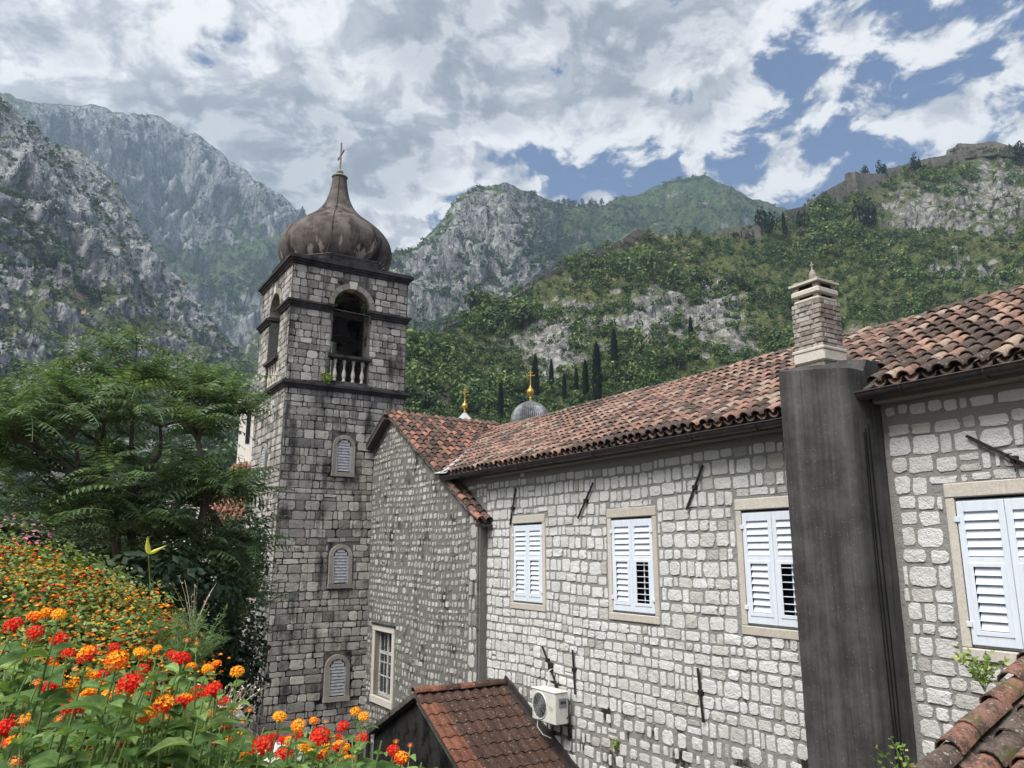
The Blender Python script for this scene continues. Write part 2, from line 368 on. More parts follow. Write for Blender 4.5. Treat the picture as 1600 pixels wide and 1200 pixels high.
# bricks of the chimney
t = newmat('brick'); c = t.ramp(t.tint, [(0, S(128, 114, 107)), (.4, S(148, 137, 129)), (.75, S(162, 154, 146)), (1, S(176, 170, 162))]); f_ = t.noise(t.pos, 40, 5, .65)
c = t.mix(t.math('MULTIPLY', t.ss(t.noise(t.pos, 9, 6, .7), .48, .68), .7), c, S(66, 60, 57)); M['brick'] = fin(t, c, .95, f_, .7, .012, .1)
t = newmat('earth'); c = t.mix(t.noise(t.pos, 3, 6, .7), S(104, 92, 72), S(72, 64, 50)); M['earth'] = fin(t, c, .95, t.noise(t.pos, 20, 5), .7, .03, .1)
t = newmat('paving'); c = t.mix(t.noise(t.pos, .8, 6, .7), S(120, 116, 108), S(92, 89, 84)); M['paving'] = fin(t, c, .9, t.noise(t.pos, 9, 5), .4, .02, .2)
t = newmat('bark'); c = t.mix(t.noise(t.vmath('MULTIPLY', t.pos, (18, 18, 3)), 1, 5, .7), S(72, 64, 56), S(112, 102, 90)); M['bark'] = fin(t, c, .95, t.noise(t.vmath('MULTIPLY', t.pos, (30, 30, 5)), 1, 4), .6, .01, .1)
def mk_leaf(name, stops, trans=.3, rough=.5, spec=.3, nscale=0, ncol=None):
    t = newmat(name); c = t.ramp(t.tint, stops)
    if nscale: c = t.mix(t.ss(t.noise(t.pos, nscale, 4, .6), .35, .7), c, ncol, 'MULTIPLY')
    fin(t, c, rough, None, spec=spec)
    tr = t.new('ShaderNodeBsdfTranslucent'); t.set(tr.inputs[0], t.mix(1., c, (1.25, 1.25, .7), 'MULTIPLY'))
    mx = t.new('ShaderNodeMixShader'); mx.inputs[0].default_value = trans
    t.l.new(t.b.outputs[0], mx.inputs[1]); t.l.new(tr.outputs[0], mx.inputs[2]); t.l.new(mx.outputs[0], t.o.inputs[0])
    M[name] = t.m
mk_leaf('leaf_tree', [(0, S(62, 84, 56)), (.5, S(96, 120, 80)), (1, S(144, 164, 112))], .38)
mk_leaf('leaf_dark', [(0, S(26, 40, 26)), (.6, S(48, 70, 40)), (1, S(84, 104, 58))], .25)
mk_leaf('leaf_lantana', [(0, S(62, 90, 50)), (.5, S(100, 130, 74)), (1, S(158, 180, 114))], .36, .68, .2, 160, (.72, .74, .62))
mk_leaf('leaf_bush', [(0, S(62, 84, 42)), (.5, S(108, 130, 64)), (1, S(166, 178, 104))], .3)
mk_leaf('stem_green', [(0, S(84, 108, 58)), (.5, S(112, 136, 78)), (1, S(134, 150, 96))], .1)
mk_leaf('stem_dry', [(0, S(150, 138, 110)), (1, S(196, 184, 152))], .1)
mk_leaf('leaf_fennel', [(0, S(84, 112, 66)), (1, S(124, 148, 96))], .3)
mk_leaf('leaf_yellow', [(0, S(214, 214, 74)), (1, S(236, 232, 110))], .3)
mk_leaf('leaf_weed', [(0, S(84, 112, 46)), (.6, S(124, 148, 66)), (1, S(178, 184, 108))], .3)
mk_leaf('petal', [(0, S(206, 30, 24)), (.3, S(226, 58, 32)), (.55, S(240, 110, 30)), (.75, S(250, 158, 30)), (.9, S(252, 186, 44)), (1, S(222, 122, 96))], .25, .5, .2)
mk_leaf('petal_pink', [(0, S(196, 72, 132)), (1, S(230, 150, 186))], .3)
mk_leaf('scrub', [(0, S(38, 54, 36)), (.35, S(58, 78, 50)), (.7, S(88, 108, 66)), (1, S(130, 146, 90))], .2, .7, .15)
mk_leaf('cypress', [(0, S(20, 32, 24)), (1, S(36, 50, 34))], .1, .7, .15)
# hillsides: rock, scrub and dry grass
def mk_hill(name, rock1, rock2, green1, green2, dry, sc, gthr, dthr, dark=(.05, .05, .05), fis_amt=.5):
    t = newmat(name); nz = t.sep(t.nor)[2]
    a = t.new('ShaderNodeAttribute'); a.attribute_name = 'rock'; rk = a.outputs['Fac']
    big = t.noise(t.pos, sc, 4, .6); med = t.noise(t.pos, sc * 7, 5, .62); fine = t.noise(t.pos, sc * 36, 4, .66)
    vcr = t.noise(t.vmath('MULTIPLY', t.pos, (sc * 16, sc * 16, sc * 5)), 1., 6, .66)
    fis = t.math('ABSOLUTE', t.math('SUBTRACT', t.noise(t.vmath('MULTIPLY', t.pos, (sc * 10, sc * 10, sc * 3.2)), 1., 4, .6), .5))
    crag = t.ss(fis, .0, .075)                               # dark fissures between pale faces
    rock = t.mix(t.ss(t.math('ADD', t.math('MULTIPLY', vcr, .6), t.math('MULTIPLY', fine, .4)), .36, .62), rock1, rock2)
    rock = t.mix(t.math('MULTIPLY', t.math('SUBTRACT', 1., crag), fis_amt), rock, dark)
    green = t.mix(t.ss(fine, .35, .62), green1, green2)
    green = t.mix(t.ss(t.math('ADD', t.math('MULTIPLY', big, .6), t.math('MULTIPLY', med, .4)), dthr, dthr + .07), green, dry)
    key = t.math('ADD', t.math('ADD', t.math('MULTIPLY', big, .30), t.math('MULTIPLY', med, .45)), t.math('MULTIPLY', fine, .30))
    key = t.math('ADD', key, t.math('MULTIPLY', t.math('SUBTRACT', nz, .6), .35))
    key = t.math('SUBTRACT', key, t.math('MULTIPLY', t.math('SUBTRACT', rk, .5), .42))
    c = t.mix(t.ss(key, gthr - .03, gthr + .03), rock, green)
    M[name] = fin(t, c, .95, t.math('ADD', t.math('ADD', t.math('MULTIPLY', crag, .5), t.math('MULTIPLY', vcr, 1.1)), t.math('MULTIPLY', fine, .8)), 1.0, .020 / sc, .1)
mk_hill('hill_near', S(98, 96, 91), S(160, 158, 152), S(54, 66, 40), S(92, 98, 60), S(136, 122, 90), .022, .458, .56)
mk_hill('hill_mid', S(98, 98, 95), S(166, 166, 163), S(50, 66, 42), S(82, 96, 60), S(126, 120, 88), .009, .455, .58)
mk_hill('hill_left', S(116, 116, 116), S(174, 174, 172), S(56, 66, 46), S(90, 98, 68), S(158, 142, 112), .013, .56, .56)
mk_hill('hill_far', S(100, 102, 104), S(160, 162, 164), S(58, 72, 50), S(86, 100, 68), S(134, 128, 100), .0052, .56, .60)
# ------------------------------------------------------------------ ground and mountains
def raw_mesh(name, V, F, mat, kind=None, smooth=True, attrs=None):
    me = bpy.data.meshes.new(name); me.from_pydata(V.tolist(), [], F if isinstance(F, list) else F.tolist())
    for k, a in (attrs or {}).items():
        q = me.attributes.new(k, 'FLOAT', 'POINT'); q.data.foreach_set('value', np.asarray(a, np.float32).ravel())
    me.materials.append(mat)
    if smooth: me.shade_smooth()
    o = bpy.data.objects.new(name, me); COL.objects.link(o)
    if kind: o['kind'] = kind
    return o
g = np.array([(-6000, -3000, -8.), (6000, -3000, -8.), (6000, 8000, -8.), (-6000, 8000, -8.)])
tag(raw_mesh('ground', g, [(0, 1, 2, 3)], M['paving'], 'structure', False), 'grey stone paved ground far below the garden')

def interp(tab, xs):
    tab = np.array(tab, float); return np.stack([np.interp(xs, tab[:, 0], tab[:, k]) for k in range(1, tab.shape[1])], -1)
HILLS = {}
def hill(name, mat, label, ridge, base, x0, x1, nx, ny, amp, fr, power=1.2, rockpts=(), seed=0, back=.35, vert=1., warpn=.0):
    xs = np.linspace(x0, x1, nx); rd = interp(ridge, xs); bs = interp(base, xs)
    # fine unevenness of the crest
    cr = fbm(np.stack([xs / 38., xs * 0 + seed, xs * 0], -1), 5, .55) * (9. if name == 'fortress_hill' else 5.)
    rows = []; tt = np.linspace(0, 1, ny)
    PX = np.zeros((ny, nx)); PY = np.zeros((ny, nx)); V = np.zeros((ny, nx, 3))
    for j, t_ in enumerate(tt):
        y = bs[:, 0] + (rd[:, 0] + cr - bs[:, 0]) * t_
        r = bs[:, 1] + (rd[:, 1] - bs[:, 1]) * t_ ** power
        ry = _F[None] + np.array([[1., 0, 0]]) * ((xs - 800) / FPX)[:, None] + _U[None] * ((600 - y) / FPX)[:, None]
        V[j] = ry * (r / np.hypot(ry[:, 0], ry[:, 1]))[:, None]; PX[j] = xs; PY[j] = y
    # large normal of the slope
    gx = np.gradient(V, axis=1); gy = np.gradient(V, axis=0); N = np.cross(gx, gy); N /= np.linalg.norm(N, axis=-1)[..., None]
    if N[..., 2].mean() < 0: N = -N
    q = V * fr + seed * 3.7
    qs = q * np.array([1, 1, .45])
    nz = ridged(qs, 3, .5) * .55 + ridged(qs * 3.1 + 5, 4, .55) * .35 + fbm(q * 9, 3) * .10
    rock = np.full((ny, nx), .5) + fbm(q * .6 + 40, 3) * .25
    for (rx, ry, sx, sy, a) in rockpts:
        rock += a * np.exp(-((PX - rx) / sx) ** 2 - ((PY - ry) / sy) ** 2)
    nz = nz - nz.mean(); fade = np.clip((1 - tt) / .16, .04, 1)[:, None]
    A = amp * nz * (.55 + .6 * np.clip(rock, 0, 1.3)) * fade * np.linalg.norm(V, axis=-1) / 500.
    V = V + N * A[..., None]
    # skirt down to the ground in front, far side behind the crest
    fl = V[0].copy(); fl[:, :2] *= .8; fl[:, 2] = -9.
    b1 = V[-1].copy(); b1[:, :2] *= 1 + back * .25; b1[:, 2] *= .82
    b2 = V[-1].copy(); b2[:, :2] *= 1 + back; b2[:, 2] = -9
    VV = np.concatenate([fl[None], V, b1[None], b2[None]]); R = VV.shape[0]
    rk = np.concatenate([rock[:1], rock, rock[-1:], rock[-1:]])
    i = (np.arange(R - 1)[:, None] * nx + np.arange(nx - 1)[None]).ravel()
    F = np.stack([i, i + 1, i + nx + 1, i + nx], -1)
    o = raw_mesh(name, VV.reshape(-1, 3), F, M[mat], 'structure', True, {'rock': rk, 'tint': rk * 0 + .5}); o['label'] = label
    HILLS[name] = (V, PX, PY, N, rock)
    return o
far_r = [(-200, 150, 2100), (0, 146, 2100), (20, 153, 2100), (80, 163, 2100), (165, 165, 2080), (200, 180, 2060), (245, 182, 2050), (300, 205, 2020), (350, 243, 2000), (385, 265, 1980), (396, 283, 1960), (430, 300, 1930), (472, 334, 1900), (520, 372, 1850), (560, 402, 1800), (620, 440, 1750), (760, 500, 1700)]
hill('far_mountain', 'hill_far', 'hazy blue-grey limestone massif at the far left', far_r, [(-200, 640, 1000), (760, 640, 1000)], -200, 760, 300, 150, 40, 1 / 260, .8, [(250, 260, 260, 80, .45), (300, 420, 160, 40, -.5), (380, 400, 60, 80, -.45)], 3)
peak_r = [(240, 700, 800), (360, 560, 880), (470, 460, 930), (560, 415, 960), (612, 398, 980), (650, 385, 985), (690, 345, 990), (714, 306, 995), (750, 291, 1000), (785, 284, 1000), (820, 295, 1050), (852, 313, 1150), (880, 319, 1250), (945, 319, 1350), (1000, 301, 1450), (1040, 284, 1500), (1100, 273, 1500), (1140, 290, 1480), (1180, 312, 1460), (1226, 326, 1450), (1300, 350, 1400), (1420, 390, 1400)]
hill('mountain_peak', 'hill_mid', 'grey crag and green saddle mountain behind the tower', peak_r, [(240, 740, 400), (700, 700, 400), (1420, 560, 700)], 240, 1420, 360, 190, 26, 1 / 150, 1.0, [(770, 340, 80, 50, .35), (700, 430, 70, 40, .5), (800, 440, 60, 30, .35), (700, 560, 40, 40, .4), (950, 360, 120, 50, -.45), (1100, 330, 100, 50, -.35), (900, 420, 90, 30, -.35)], 8)
mid_r = [(60, 215, 1000), (120, 232, 980), (180, 285, 950), (215, 350, 920), (240, 398, 900), (290, 442, 870), (330, 500, 840), (380, 560, 800), (460, 640, 740)]
hill('mountain_spur', 'hill_left', 'middle limestone spur running down behind the leafy tree', mid_r, [(60, 800, 520), (460, 800, 500)], 60, 460, 150, 180, 26, 1 / 110, 1.0, [(230, 450, 90, 90, .3), (330, 560, 60, 50, -.2)], 14)
left_r = [(-260, 40, 620), (-100, 92, 640), (0, 142, 650), (22, 168, 645), (60, 202, 640), (100, 243, 630), (130, 280, 620), (160, 325, 610), (196, 380, 600), (222, 440, 585), (250, 490, 565), (290, 520, 540), (340, 560, 500), (420, 620, 450), (520, 690, 400)]
hill('mountain_slope', 'hill_left', 'steep rocky slope with scrub filling the left edge', left_r, [(-260, 900, 150), (520, 860, 170)], -260, 520, 300, 280, 22, 1 / 75, 1.0, [(60, 300, 80, 110, .3), (130, 300, 50, 80, .25), (70, 400, 60, 22, -.5), (150, 460, 70, 22, -.6), (60, 480, 50, 40, -.25), (200, 510, 60, 15, -.5)], 21)
near_r = [(520, 690, 150), (590, 620, 165), (640, 548, 200), (700, 508, 235), (770, 480, 265), (840, 434, 295), (900, 408, 312), (965, 376, 330), (1010, 366, 342), (1080, 366, 352), (1130, 362, 362), (1200, 352, 380), (1226, 338, 400), (1280, 322, 430), (1330, 296, 450), (1385, 272, 470), (1480, 252, 500), (1497, 243, 508), (1600, 243, 520), (1760, 262, 525)]
hill('fortress_hill', 'hill_near', 'green scrubby hillside climbing to the ruined fortress on the right', near_r, [(520, 830, 80), (1760, 800, 90)], 520, 1760, 460, 300, 11, 1 / 48, 1.25,
     [(870, 520, 50, 60, 0.44), (690, 630, 40, 40, 0.48), (860, 580, 40, 40, 0.35), (1090, 470, 80, 45, 0.40), (1130, 490, 40, 60, 0.25), (1010, 500, 40, 40, 0.29), (740, 580, 40, 25, 0.29), (1560, 300, 50, 40, 0.31), (1480, 420, 40, 14, 0.29), (1420, 330, 40, 30, 0.29), (1350, 480, 60, 10, 0.25), (1300, 400, 140, 60, -.35), (760, 640, 80, 30, -.3), (1450, 480, 120, 60, -.3), (920, 610, 120, 40, -.3)], 30)

# ------------------------------------------------------------------ scrub: leafy clumps
def clump(nq, seed, flat=.8, size=.34, droop=0, gap=.0):
    """unit shrub: nq leaf sprays on and inside a lumpy crown of radius 1, standing on z=0"""
    r = np.random.default_rng(seed)
    lob = r.normal(size=(7, 3)); lob /= np.linalg.norm(lob, axis=1)[:, None]; lob[:, 2] = np.abs(lob[:, 2]) * .7
    lc = lob * np.array([.55, .55, .5]) + np.array([0, 0, .55]); lr = r.uniform(.34, .58, 7)
    k = r.integers(0, 7, nq); dn = r.normal(size=(nq, 3)); dn /= np.linalg.norm(dn, axis=1)[:, None]
    rad = lr[k] * r.uniform(.72, 1.05, nq); c = lc[k] + dn * rad[:, None]; c[:, 2] = np.maximum(c[:, 2] * flat / .8, .03)
    nrm = dn + r.normal(size=(nq, 3)) * .45 + np.array([0, 0, .35]); nrm /= np.linalg.norm(nrm, axis=1)[:, None]
    a = np.cross(nrm, r.normal(size=(nq, 3))); a /= np.linalg.norm(a, axis=1)[:, None]; b = np.cross(nrm, a)
    sa = size * r.uniform(.5, 1.1, nq)[:, None]; sb = sa * r.uniform(.5, .9, nq)[:, None]
    V = np.stack([c - a * sa * .5, c - b * sb * .5 + nrm * sa * .1, c + a * sa * .5, c + b * sb * .5 + nrm * sa * .1], 1).reshape(-1, 3)
    F = np.arange(nq * 4).reshape(-1, 4)
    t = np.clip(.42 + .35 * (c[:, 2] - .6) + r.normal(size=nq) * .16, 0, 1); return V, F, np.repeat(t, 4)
def join_scatter(name, tmpl, P, sc, mat, label, cat, hz=None, tshift=None, tag_kind='stuff', parent=None):
    n = len(P); rz = RNG.uniform(0, 6.28, n); kk = RNG.integers(0, len(tmpl), n); Vs = []; Fs = []; Ts = []; o_ = 0
    for i in range(n):
        V, F, T = tmpl[kk[i]]; c_, s_ = math.cos(rz[i]), math.sin(rz[i])
        q = np.empty_like(V); q[:, 0] = (V[:, 0] * c_ - V[:, 1] * s_) * sc[i]; q[:, 1] = (V[:, 0] * s_ + V[:, 1] * c_) * sc[i]
        q[:, 2] = V[:, 2] * sc[i] * (hz[i] if hz is not None else 1.); Vs.append(q + P[i]); Fs.append(F + o_); o_ += len(V)
        Ts.append(np.clip(T + (tshift[i] if tshift is not None else 0), 0, 1))
    V = np.vstack(Vs)
    ob = raw_mesh(name, V, np.vstack(Fs), mat, tag_kind, False, {'tint': np.concatenate(Ts)})
    return tag(ob, label, cat)
def sample(name, n, xr, yr, wfun, seed):
    V, PX, PY, N, rock = HILLS[name]; r = np.random.default_rng(seed)
    ny, nx = PX.shape; ii = r.integers(1, ny - 2, n * 6); jj = r.integers(1, nx - 2, n * 6)
    px = PX[ii, jj]; py = PY[ii, jj]; wt = wfun(px, py, rock[ii, jj], N[ii, jj, 2])
    keep = (r.uniform(size=len(ii)) < wt) & (px > xr[0]) & (px < xr[1]) & (py > yr[0]) & (py < yr[1])
    ii, jj = ii[keep][:n], jj[keep][:n]
    u = r.uniform(0, 1, (len(ii), 1)); v = r.uniform(0, 1, (len(ii), 1))
    P = V[ii, jj] * (1 - u) * (1 - v) + V[ii, jj + 1] * u * (1 - v) + V[ii + 1, jj] * (1 - u) * v + V[ii + 1, jj + 1] * u * v
    return P, PX[ii, jj], PY[ii, jj]
T_big = [clump(64, 100 + i, .9, .42) for i in range(7)]; T_mid = [clump(30, 200 + i, .8, .55) for i in range(6)]; T_near = [clump(44, 240 + i, .85, .46) for i in range(8)]; T_small = [clump(13, 300 + i, .7, .8) for i in range(5)]
def patch(P, f, seed): return fbm(P * f + seed, 3)
# near hillside: the largest shrubby trees stand as things of their own
P, px, py = sample('fortress_hill', 8600, (560, 1760), (240, 800), lambda x, y, rk, nz: np.clip(1.2 - 1.1 * np.clip(rk, 0, 1.2), .06, 1), 41)
R_ = np.linalg.norm(P[:, :2], axis=1); pt = patch(P, 1 / 45., 3)
sc = RNG.uniform(.7, 1.35, len(P)) * np.clip(2.3 + 2.0 * pt, .75, 4.4) * np.interp(R_, [90, 250, 520], [.75, 1.0, 1.05])
vis = (py < np.interp(px, [560, 700, 1240, 1330, 1600], [650, 668, 560, 525, 465])) & (px < 1600)
app = np.where(vis, sc / R_, 0); order = np.argsort(-app); big = order[:260]; rest = order[260:]
TREE_ME = []
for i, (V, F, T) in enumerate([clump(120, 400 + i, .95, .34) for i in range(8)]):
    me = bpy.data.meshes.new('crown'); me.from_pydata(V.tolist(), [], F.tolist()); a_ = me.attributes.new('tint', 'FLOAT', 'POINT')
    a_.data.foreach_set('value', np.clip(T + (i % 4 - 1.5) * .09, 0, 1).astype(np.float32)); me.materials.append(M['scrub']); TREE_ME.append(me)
stem_me = MB().tube([(0, 0, -.3), (.03, .02, .2), (0, .05, .6)], [.09, .07, .04], 5).mesh('trunk'); stem_me.materials.append(M['bark'])
for k, i in enumerate(big):
    th = thing('hill_tree', P[i], 'rounded green shrubby tree rooted on the scrubby fortress hillside', 'tree', 'shrubby trees scattered over the fortress hillside', False)
    s_ = float(sc[i] * 1.3); zs = float(RNG.uniform(.85, 1.2)); rot = Matrix.Rotation(float(RNG.uniform(0, 6.28)), 4, 'Z') @ Matrix.Diagonal((s_, s_, s_ * zs, 1))
    for me, nm in ((TREE_ME[k % 8], 'crown'), (stem_me, 'trunk')):
        o = bpy.data.objects.new(nm, me); COL.objects.link(o); o.parent = th; o.matrix_local = rot
fq = np.array([at(x, 243 + random.uniform(-9, 3), 500 + random.uniform(0, 14)) for x in np.linspace(1490, 1640, 46)]); P = np.vstack([P, fq]); sc = np.concatenate([sc, RNG.uniform(1.2, 3.2, 46)]); pt = np.concatenate([pt, np.zeros(46)]); rest = np.concatenate([rest, np.arange(len(P) - 46, len(P))])
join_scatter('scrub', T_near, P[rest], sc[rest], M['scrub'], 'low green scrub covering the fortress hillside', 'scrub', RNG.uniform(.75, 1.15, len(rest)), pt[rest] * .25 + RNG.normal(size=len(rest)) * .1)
def far_scrub(hname, n, xr, yr, base_sc, label, seed, dens=.9, tm=T_small, ts=0.):
    P, px, py = sample(hname, n, xr, yr, lambda x, y, rk, nz: np.clip(1.2 - dens * np.clip(rk, 0, 1.3), .05, 1), seed)
    pt = patch(P, 1 / 90., seed); s_ = base_sc * RNG.uniform(.5, 1.3, len(P)) * np.clip(1 + .9 * pt, .4, 1.9)
    join_scatter('scrub', tm, P, s_, M['scrub'], label, 'scrub', None, pt * .2 - .08 + ts + RNG.normal(size=len(P)) * .08)
far_scrub('mountain_peak', 9500, (600, 1300), (270, 700), 4.6, 'scattered scrub dotting the crag and saddle mountain', 51, .8)
far_scrub('mountain_slope', 5200, (-60, 440), (120, 860), 2.6, 'dark scrub clinging to the steep left slope', 52, .9, T_small, .04)
far_scrub('mountain_spur', 2600, (60, 440), (220, 700), 3.2, 'scrub clinging to the middle limestone spur', 53)
far_scrub('far_mountain', 4200, (0, 600), (150, 520), 6.5, 'tiny scrub on the far blue-grey massif', 54)

# ------------------------------------------------------------------ cypresses, ridge trees
def surf(hname, x, y):
    V, PX, PY, N, rock = HILLS[hname]; pxx, pyy = project(V.reshape(-1, 3)); d2 = (pxx - x) ** 2 + (pyy - y) ** 2
    i = int(np.argmin(d2)); return V.reshape(-1, 3)[i]
def cyp_mesh(seed, fat=.078):
    r = np.random.default_rng(seed); n = 760; z = r.uniform(0, 1, n) ** .85; rad = fat * np.sin(np.clip(z * 1.02 + .03, 0, 1) ** .8 * math.pi) ** .5 * r.uniform(.65, 1.05, n)
    an = r.uniform(0, 6.28, n); c = np.stack([rad * np.cos(an), rad * np.sin(an), z * .97 + .02], -1)
    up = np.stack([np.cos(an) * .35, np.sin(an) * .35, np.ones(n)], -1); up /= np.linalg.norm(up, axis=1)[:, None]
    sd = np.stack([-np.sin(an), np.cos(an), r.normal(size=n) * .2], -1); h = r.uniform(.05, .09, n)[:, None]; w_ = h * .5
    V = np.stack([c - sd * w_, c + up * h * .2 + sd * w_ * .2, c + up * h * 1.2, c - up * h * .4], 1).reshape(-1, 3)
    me = bpy.data.meshes.new('crown'); me.from_pydata(V.tolist(), [], np.arange(n * 4).reshape(-1, 4).tolist())
    a_ = me.attributes.new('tint', 'FLOAT', 'POINT'); a_.data.foreach_set('value', np.repeat(r.uniform(0, 1, n), 4).astype(np.float32)); me.materials.append(M['cypress']); return me
CYP = [cyp_mesh(600 + i) for i in range(4)]; CYPF = []
for i in range(4):
    V, F, T = clump(190, 640 + i, 1., .36); V = V * np.array([.40, .40, .80]); me = bpy.data.meshes.new('crown'); me.from_pydata(V.tolist(), [], F.tolist()); a_ = me.attributes.new('tint', 'FLOAT', 'POINT'); a_.data.foreach_set('value', T.astype(np.float32)); me.materials.append(M['cypress']); CYPF.append(me)
ctr = MB().tube([(0, 0, -.1), (0, 0, .3)], [.02, .012], 5).mesh('trunk'); ctr.materials.append(M['bark'])
def cypress(px, ybot, ytop, label, fat=False, group=None, hname='fortress_hill'):
    b = surf(hname, px, ybot); R = float(np.hypot(b[0], b[1])); h = (ybot - ytop) * R / FPX * (1.12 if fat else 1.05)
    th = thing('ridge_tree' if fat else 'cypress_tree', b, label, 'tree' if fat else 'cypress', group, False)
    for me, nm in ((random.choice(CYPF if fat else CYP), 'crown'), (ctr, 'trunk')):
        o = bpy.data.objects.new(nm, me); COL.objects.link(o); o.parent = th
        o.matrix_local = Matrix.Rotation(random.uniform(0, 6), 4, 'Z') @ Matrix.Diagonal((h, h, h, 1))
for (x, yb, yt, lb) in [(835, 632, 556, 'slim cypress just right of the gold cross on the grey dome'), (862, 612, 562, 'shorter slim cypress, second to the right of the grey dome'),
        (883, 630, 585, 'small slim cypress low on the slope, third right of the grey dome'), (900, 615, 574, 'faint slim cypress beside the tallest pair above the tile roof'), (916, 628, 562, 'tall slim cypress, left one of the tall pair above the tile roof'),
        (934, 632, 535, 'tallest dark cypress above the middle of the tile roof'), (962, 588, 514, 'dark broad-based cypress standing apart above the roof ridge'), (1081, 538, 495, 'short cypress alone beside the hill path left of the chimney'),
        (1019, 575, 545, 'low cypress between the broad cypress and the short one by the path'), (783, 660, 600, 'dim cypress left of the grey dome, close behind the wing roof'), (1226, 372, 330, 'lone slender cypress on the ridge right of the ruined house')]:
    cypress(x, yb, yt, lb)
for (x, yb, yt, lb) in [(1352, 277, 260, 'left one of two round dark trees on the rampart crest'), (1378, 276, 255, 'right one of two round dark trees on the rampart crest'), (1434, 272, 250, 'small dark tree on the upper rampart below the fort'), (1355, 366, 324, 'big dark conifer alone in the clearing under the rampart'),
        (1190, 365, 335, 'dark tree touching the right side of the ruined house'), (1206, 373, 341, 'wide dark tree between ruined house and slender cypress'), (1254, 362, 335, 'dark tree just right of the slender ridge cypress'), (1595, 262, 232, 'dark tree below the fort at the right edge')]:
    cypress(x, yb, yt, lb, True)
for i, x in enumerate(range(864, 946, 6)):
    cypress(x + random.uniform(-2, 2), 324, random.uniform(312, 318), 'tiny dark tree in the row along the far mountain saddle', True, 'trees along the far mountain saddle', 'mountain_peak')
for (x, yb, yt, lb) in [(66, 418, 402, 'dark pine left of the largest in the dry clearing on the left slope'), (79, 430, 404, 'largest dark pine in the dry clearing on the left slope'), (98, 438, 424, 'small dark pine below the largest one on the left slope'), (128, 468, 450, 'lone little pine lower in the dry strip on the left slope'), (149, 478, 458, 'lowest dark pine at the end of the dry strip on the left slope'), (40, 388, 368, 'upper dark pine under the cliff on the left slope')]:
    cypress(x, yb, yt, lb, True, None, 'mountain_slope')

# ------------------------------------------------------------------ ramparts and ruins on the hill
def rampart(name, pts, h, th_, label, cat='wall', crenel=0, snap=False):
    """pts: image bearing, level of the foot, range in metres; a thick wall following them"""
    P = np.array([at(x, y, r) if not snap else surf('fortress_hill', x, y) for x, y, r in pts]); base = P.mean(0).copy(); base[2] = P[:, 2].min()
    t_ = thing(name, base, label, cat, None, False)
    hh = h if hasattr(h, '__len__') else [h] * len(P)
    for i in range(len(P) - 1):
        p, q = P[i], P[i + 1]; a = (q - p) * np.array([1, 1, 0]); a /= np.linalg.norm(a) + 1e-9; n_ = np.array([-a[1], a[0], 0]) * th_ / 2
        mb = MB(); e0 = np.array([0, 0, -4.]); V = []
        for base_, hgt in ((p, hh[i]), (q, hh[i + 1])):
            u = np.array([0, 0, hgt]); V += [base_ - n_ * 1.3 + e0, base_ + n_ * 1.3 + e0, base_ + n_ + u, base_ - n_ + u]
        mb.add(V, [(0, 1, 2, 3), (7, 6, 5, 4), (0, 4, 5, 1), (1, 5, 6, 2), (2, 6, 7, 3), (3, 7, 4, 0)])
        mb.build('wall_section', M['rampart'], t_)
        if crenel:
            mb = MB(); L = np.linalg.norm(q - p); k = int(L / crenel)
            for j in range(k):
                c = p + (q - p) * ((j + .5) / k) + np.array([0, 0, hh[i] + (hh[i + 1] - hh[i]) * (j + .5) / k])
                if random.random() < .8: bar(mb, c - a * crenel * .3, c + a * crenel * .3, th_ * .5, random.uniform(.4, 1.0))
            if mb.n: mb.build('parapet', M['rampart'], t_)
    return t_
rampart('fortress_wall', [(1262, 325, 424), (1285, 318, 430), (1305, 312, 436), (1328, 306, 444)], [2.5, 6.0, 8.0, 10.5], 3, 'long sloping rampart wall left of the pointed bastion')
b_ = rampart('bastion', [(1328, 305, 443), (1334, 303, 440), (1342, 297, 446), (1380, 290, 462)], [12.5, 13.0, 9.5, 6.5], 4, 'pointed stone bastion jutting from the rampart on the ridge', 'bastion')
rampart('fortress_wall', [(1380, 278, 470), (1410, 272, 480), (1450, 262, 490), (1492, 254, 500)], [4.5, 5.0, 5.5, 5], 3, 'upper rampart running from the two round trees to the fort', 'wall', 3.2)
rampart('fort', [(1491, 252, 504), (1494, 246, 508), (1520, 243, 512), (1552, 240, 516), (1585, 243, 518), (1625, 246, 520)], [5.0, 7.0, 5.2, 6.2, 3.0, 3.6], 9, 'ruined stone fort crowning the hilltop at upper right', 'fort', 4.0)
rampart('bastion', [(968, 392, 326), (985, 388, 330), (1006, 384, 336)], [5, 7.5, 6.5], 5, 'square ruined bastion on the spur left of the ruined house', 'bastion')
rampart('fortress_wall', [(830, 446, 288), (862, 432, 300), (905, 412, 312), (945, 398, 322), (968, 388, 328)], [1.8, 2.4, 1.8, 2.6, 3], 1.4, 'stepped boundary wall climbing to the square bastion', 'wall', 2., True)
rampart('fortress_wall', [(690, 520, 226), (730, 502, 240), (775, 486, 262), (830, 452, 284)], [1.7, 1.4, 1.7, 1.4], 1.2, 'lower boundary wall zigzagging up the bare rock', 'wall', 2., True)
rampart('path_wall', [(985, 562, 200), (1030, 552, 208), (1075, 540, 216), (1120, 526, 224)], [1.0, 1.3, 1.1, .9], .7, 'retaining wall of the hill path behind the cypresses', 'wall', 0, True)
rampart('path_wall', [(1225, 338, 398), (1260, 330, 414)], [3.0, 3.0], 1.2, 'short crumbling wall at the foot of the long rampart', 'wall')
rb = at(1150, 372, 358); rt = thing('ruined_house', rb, 'small ruined stone house with broken gable on the ridge', 'ruin', None, False)
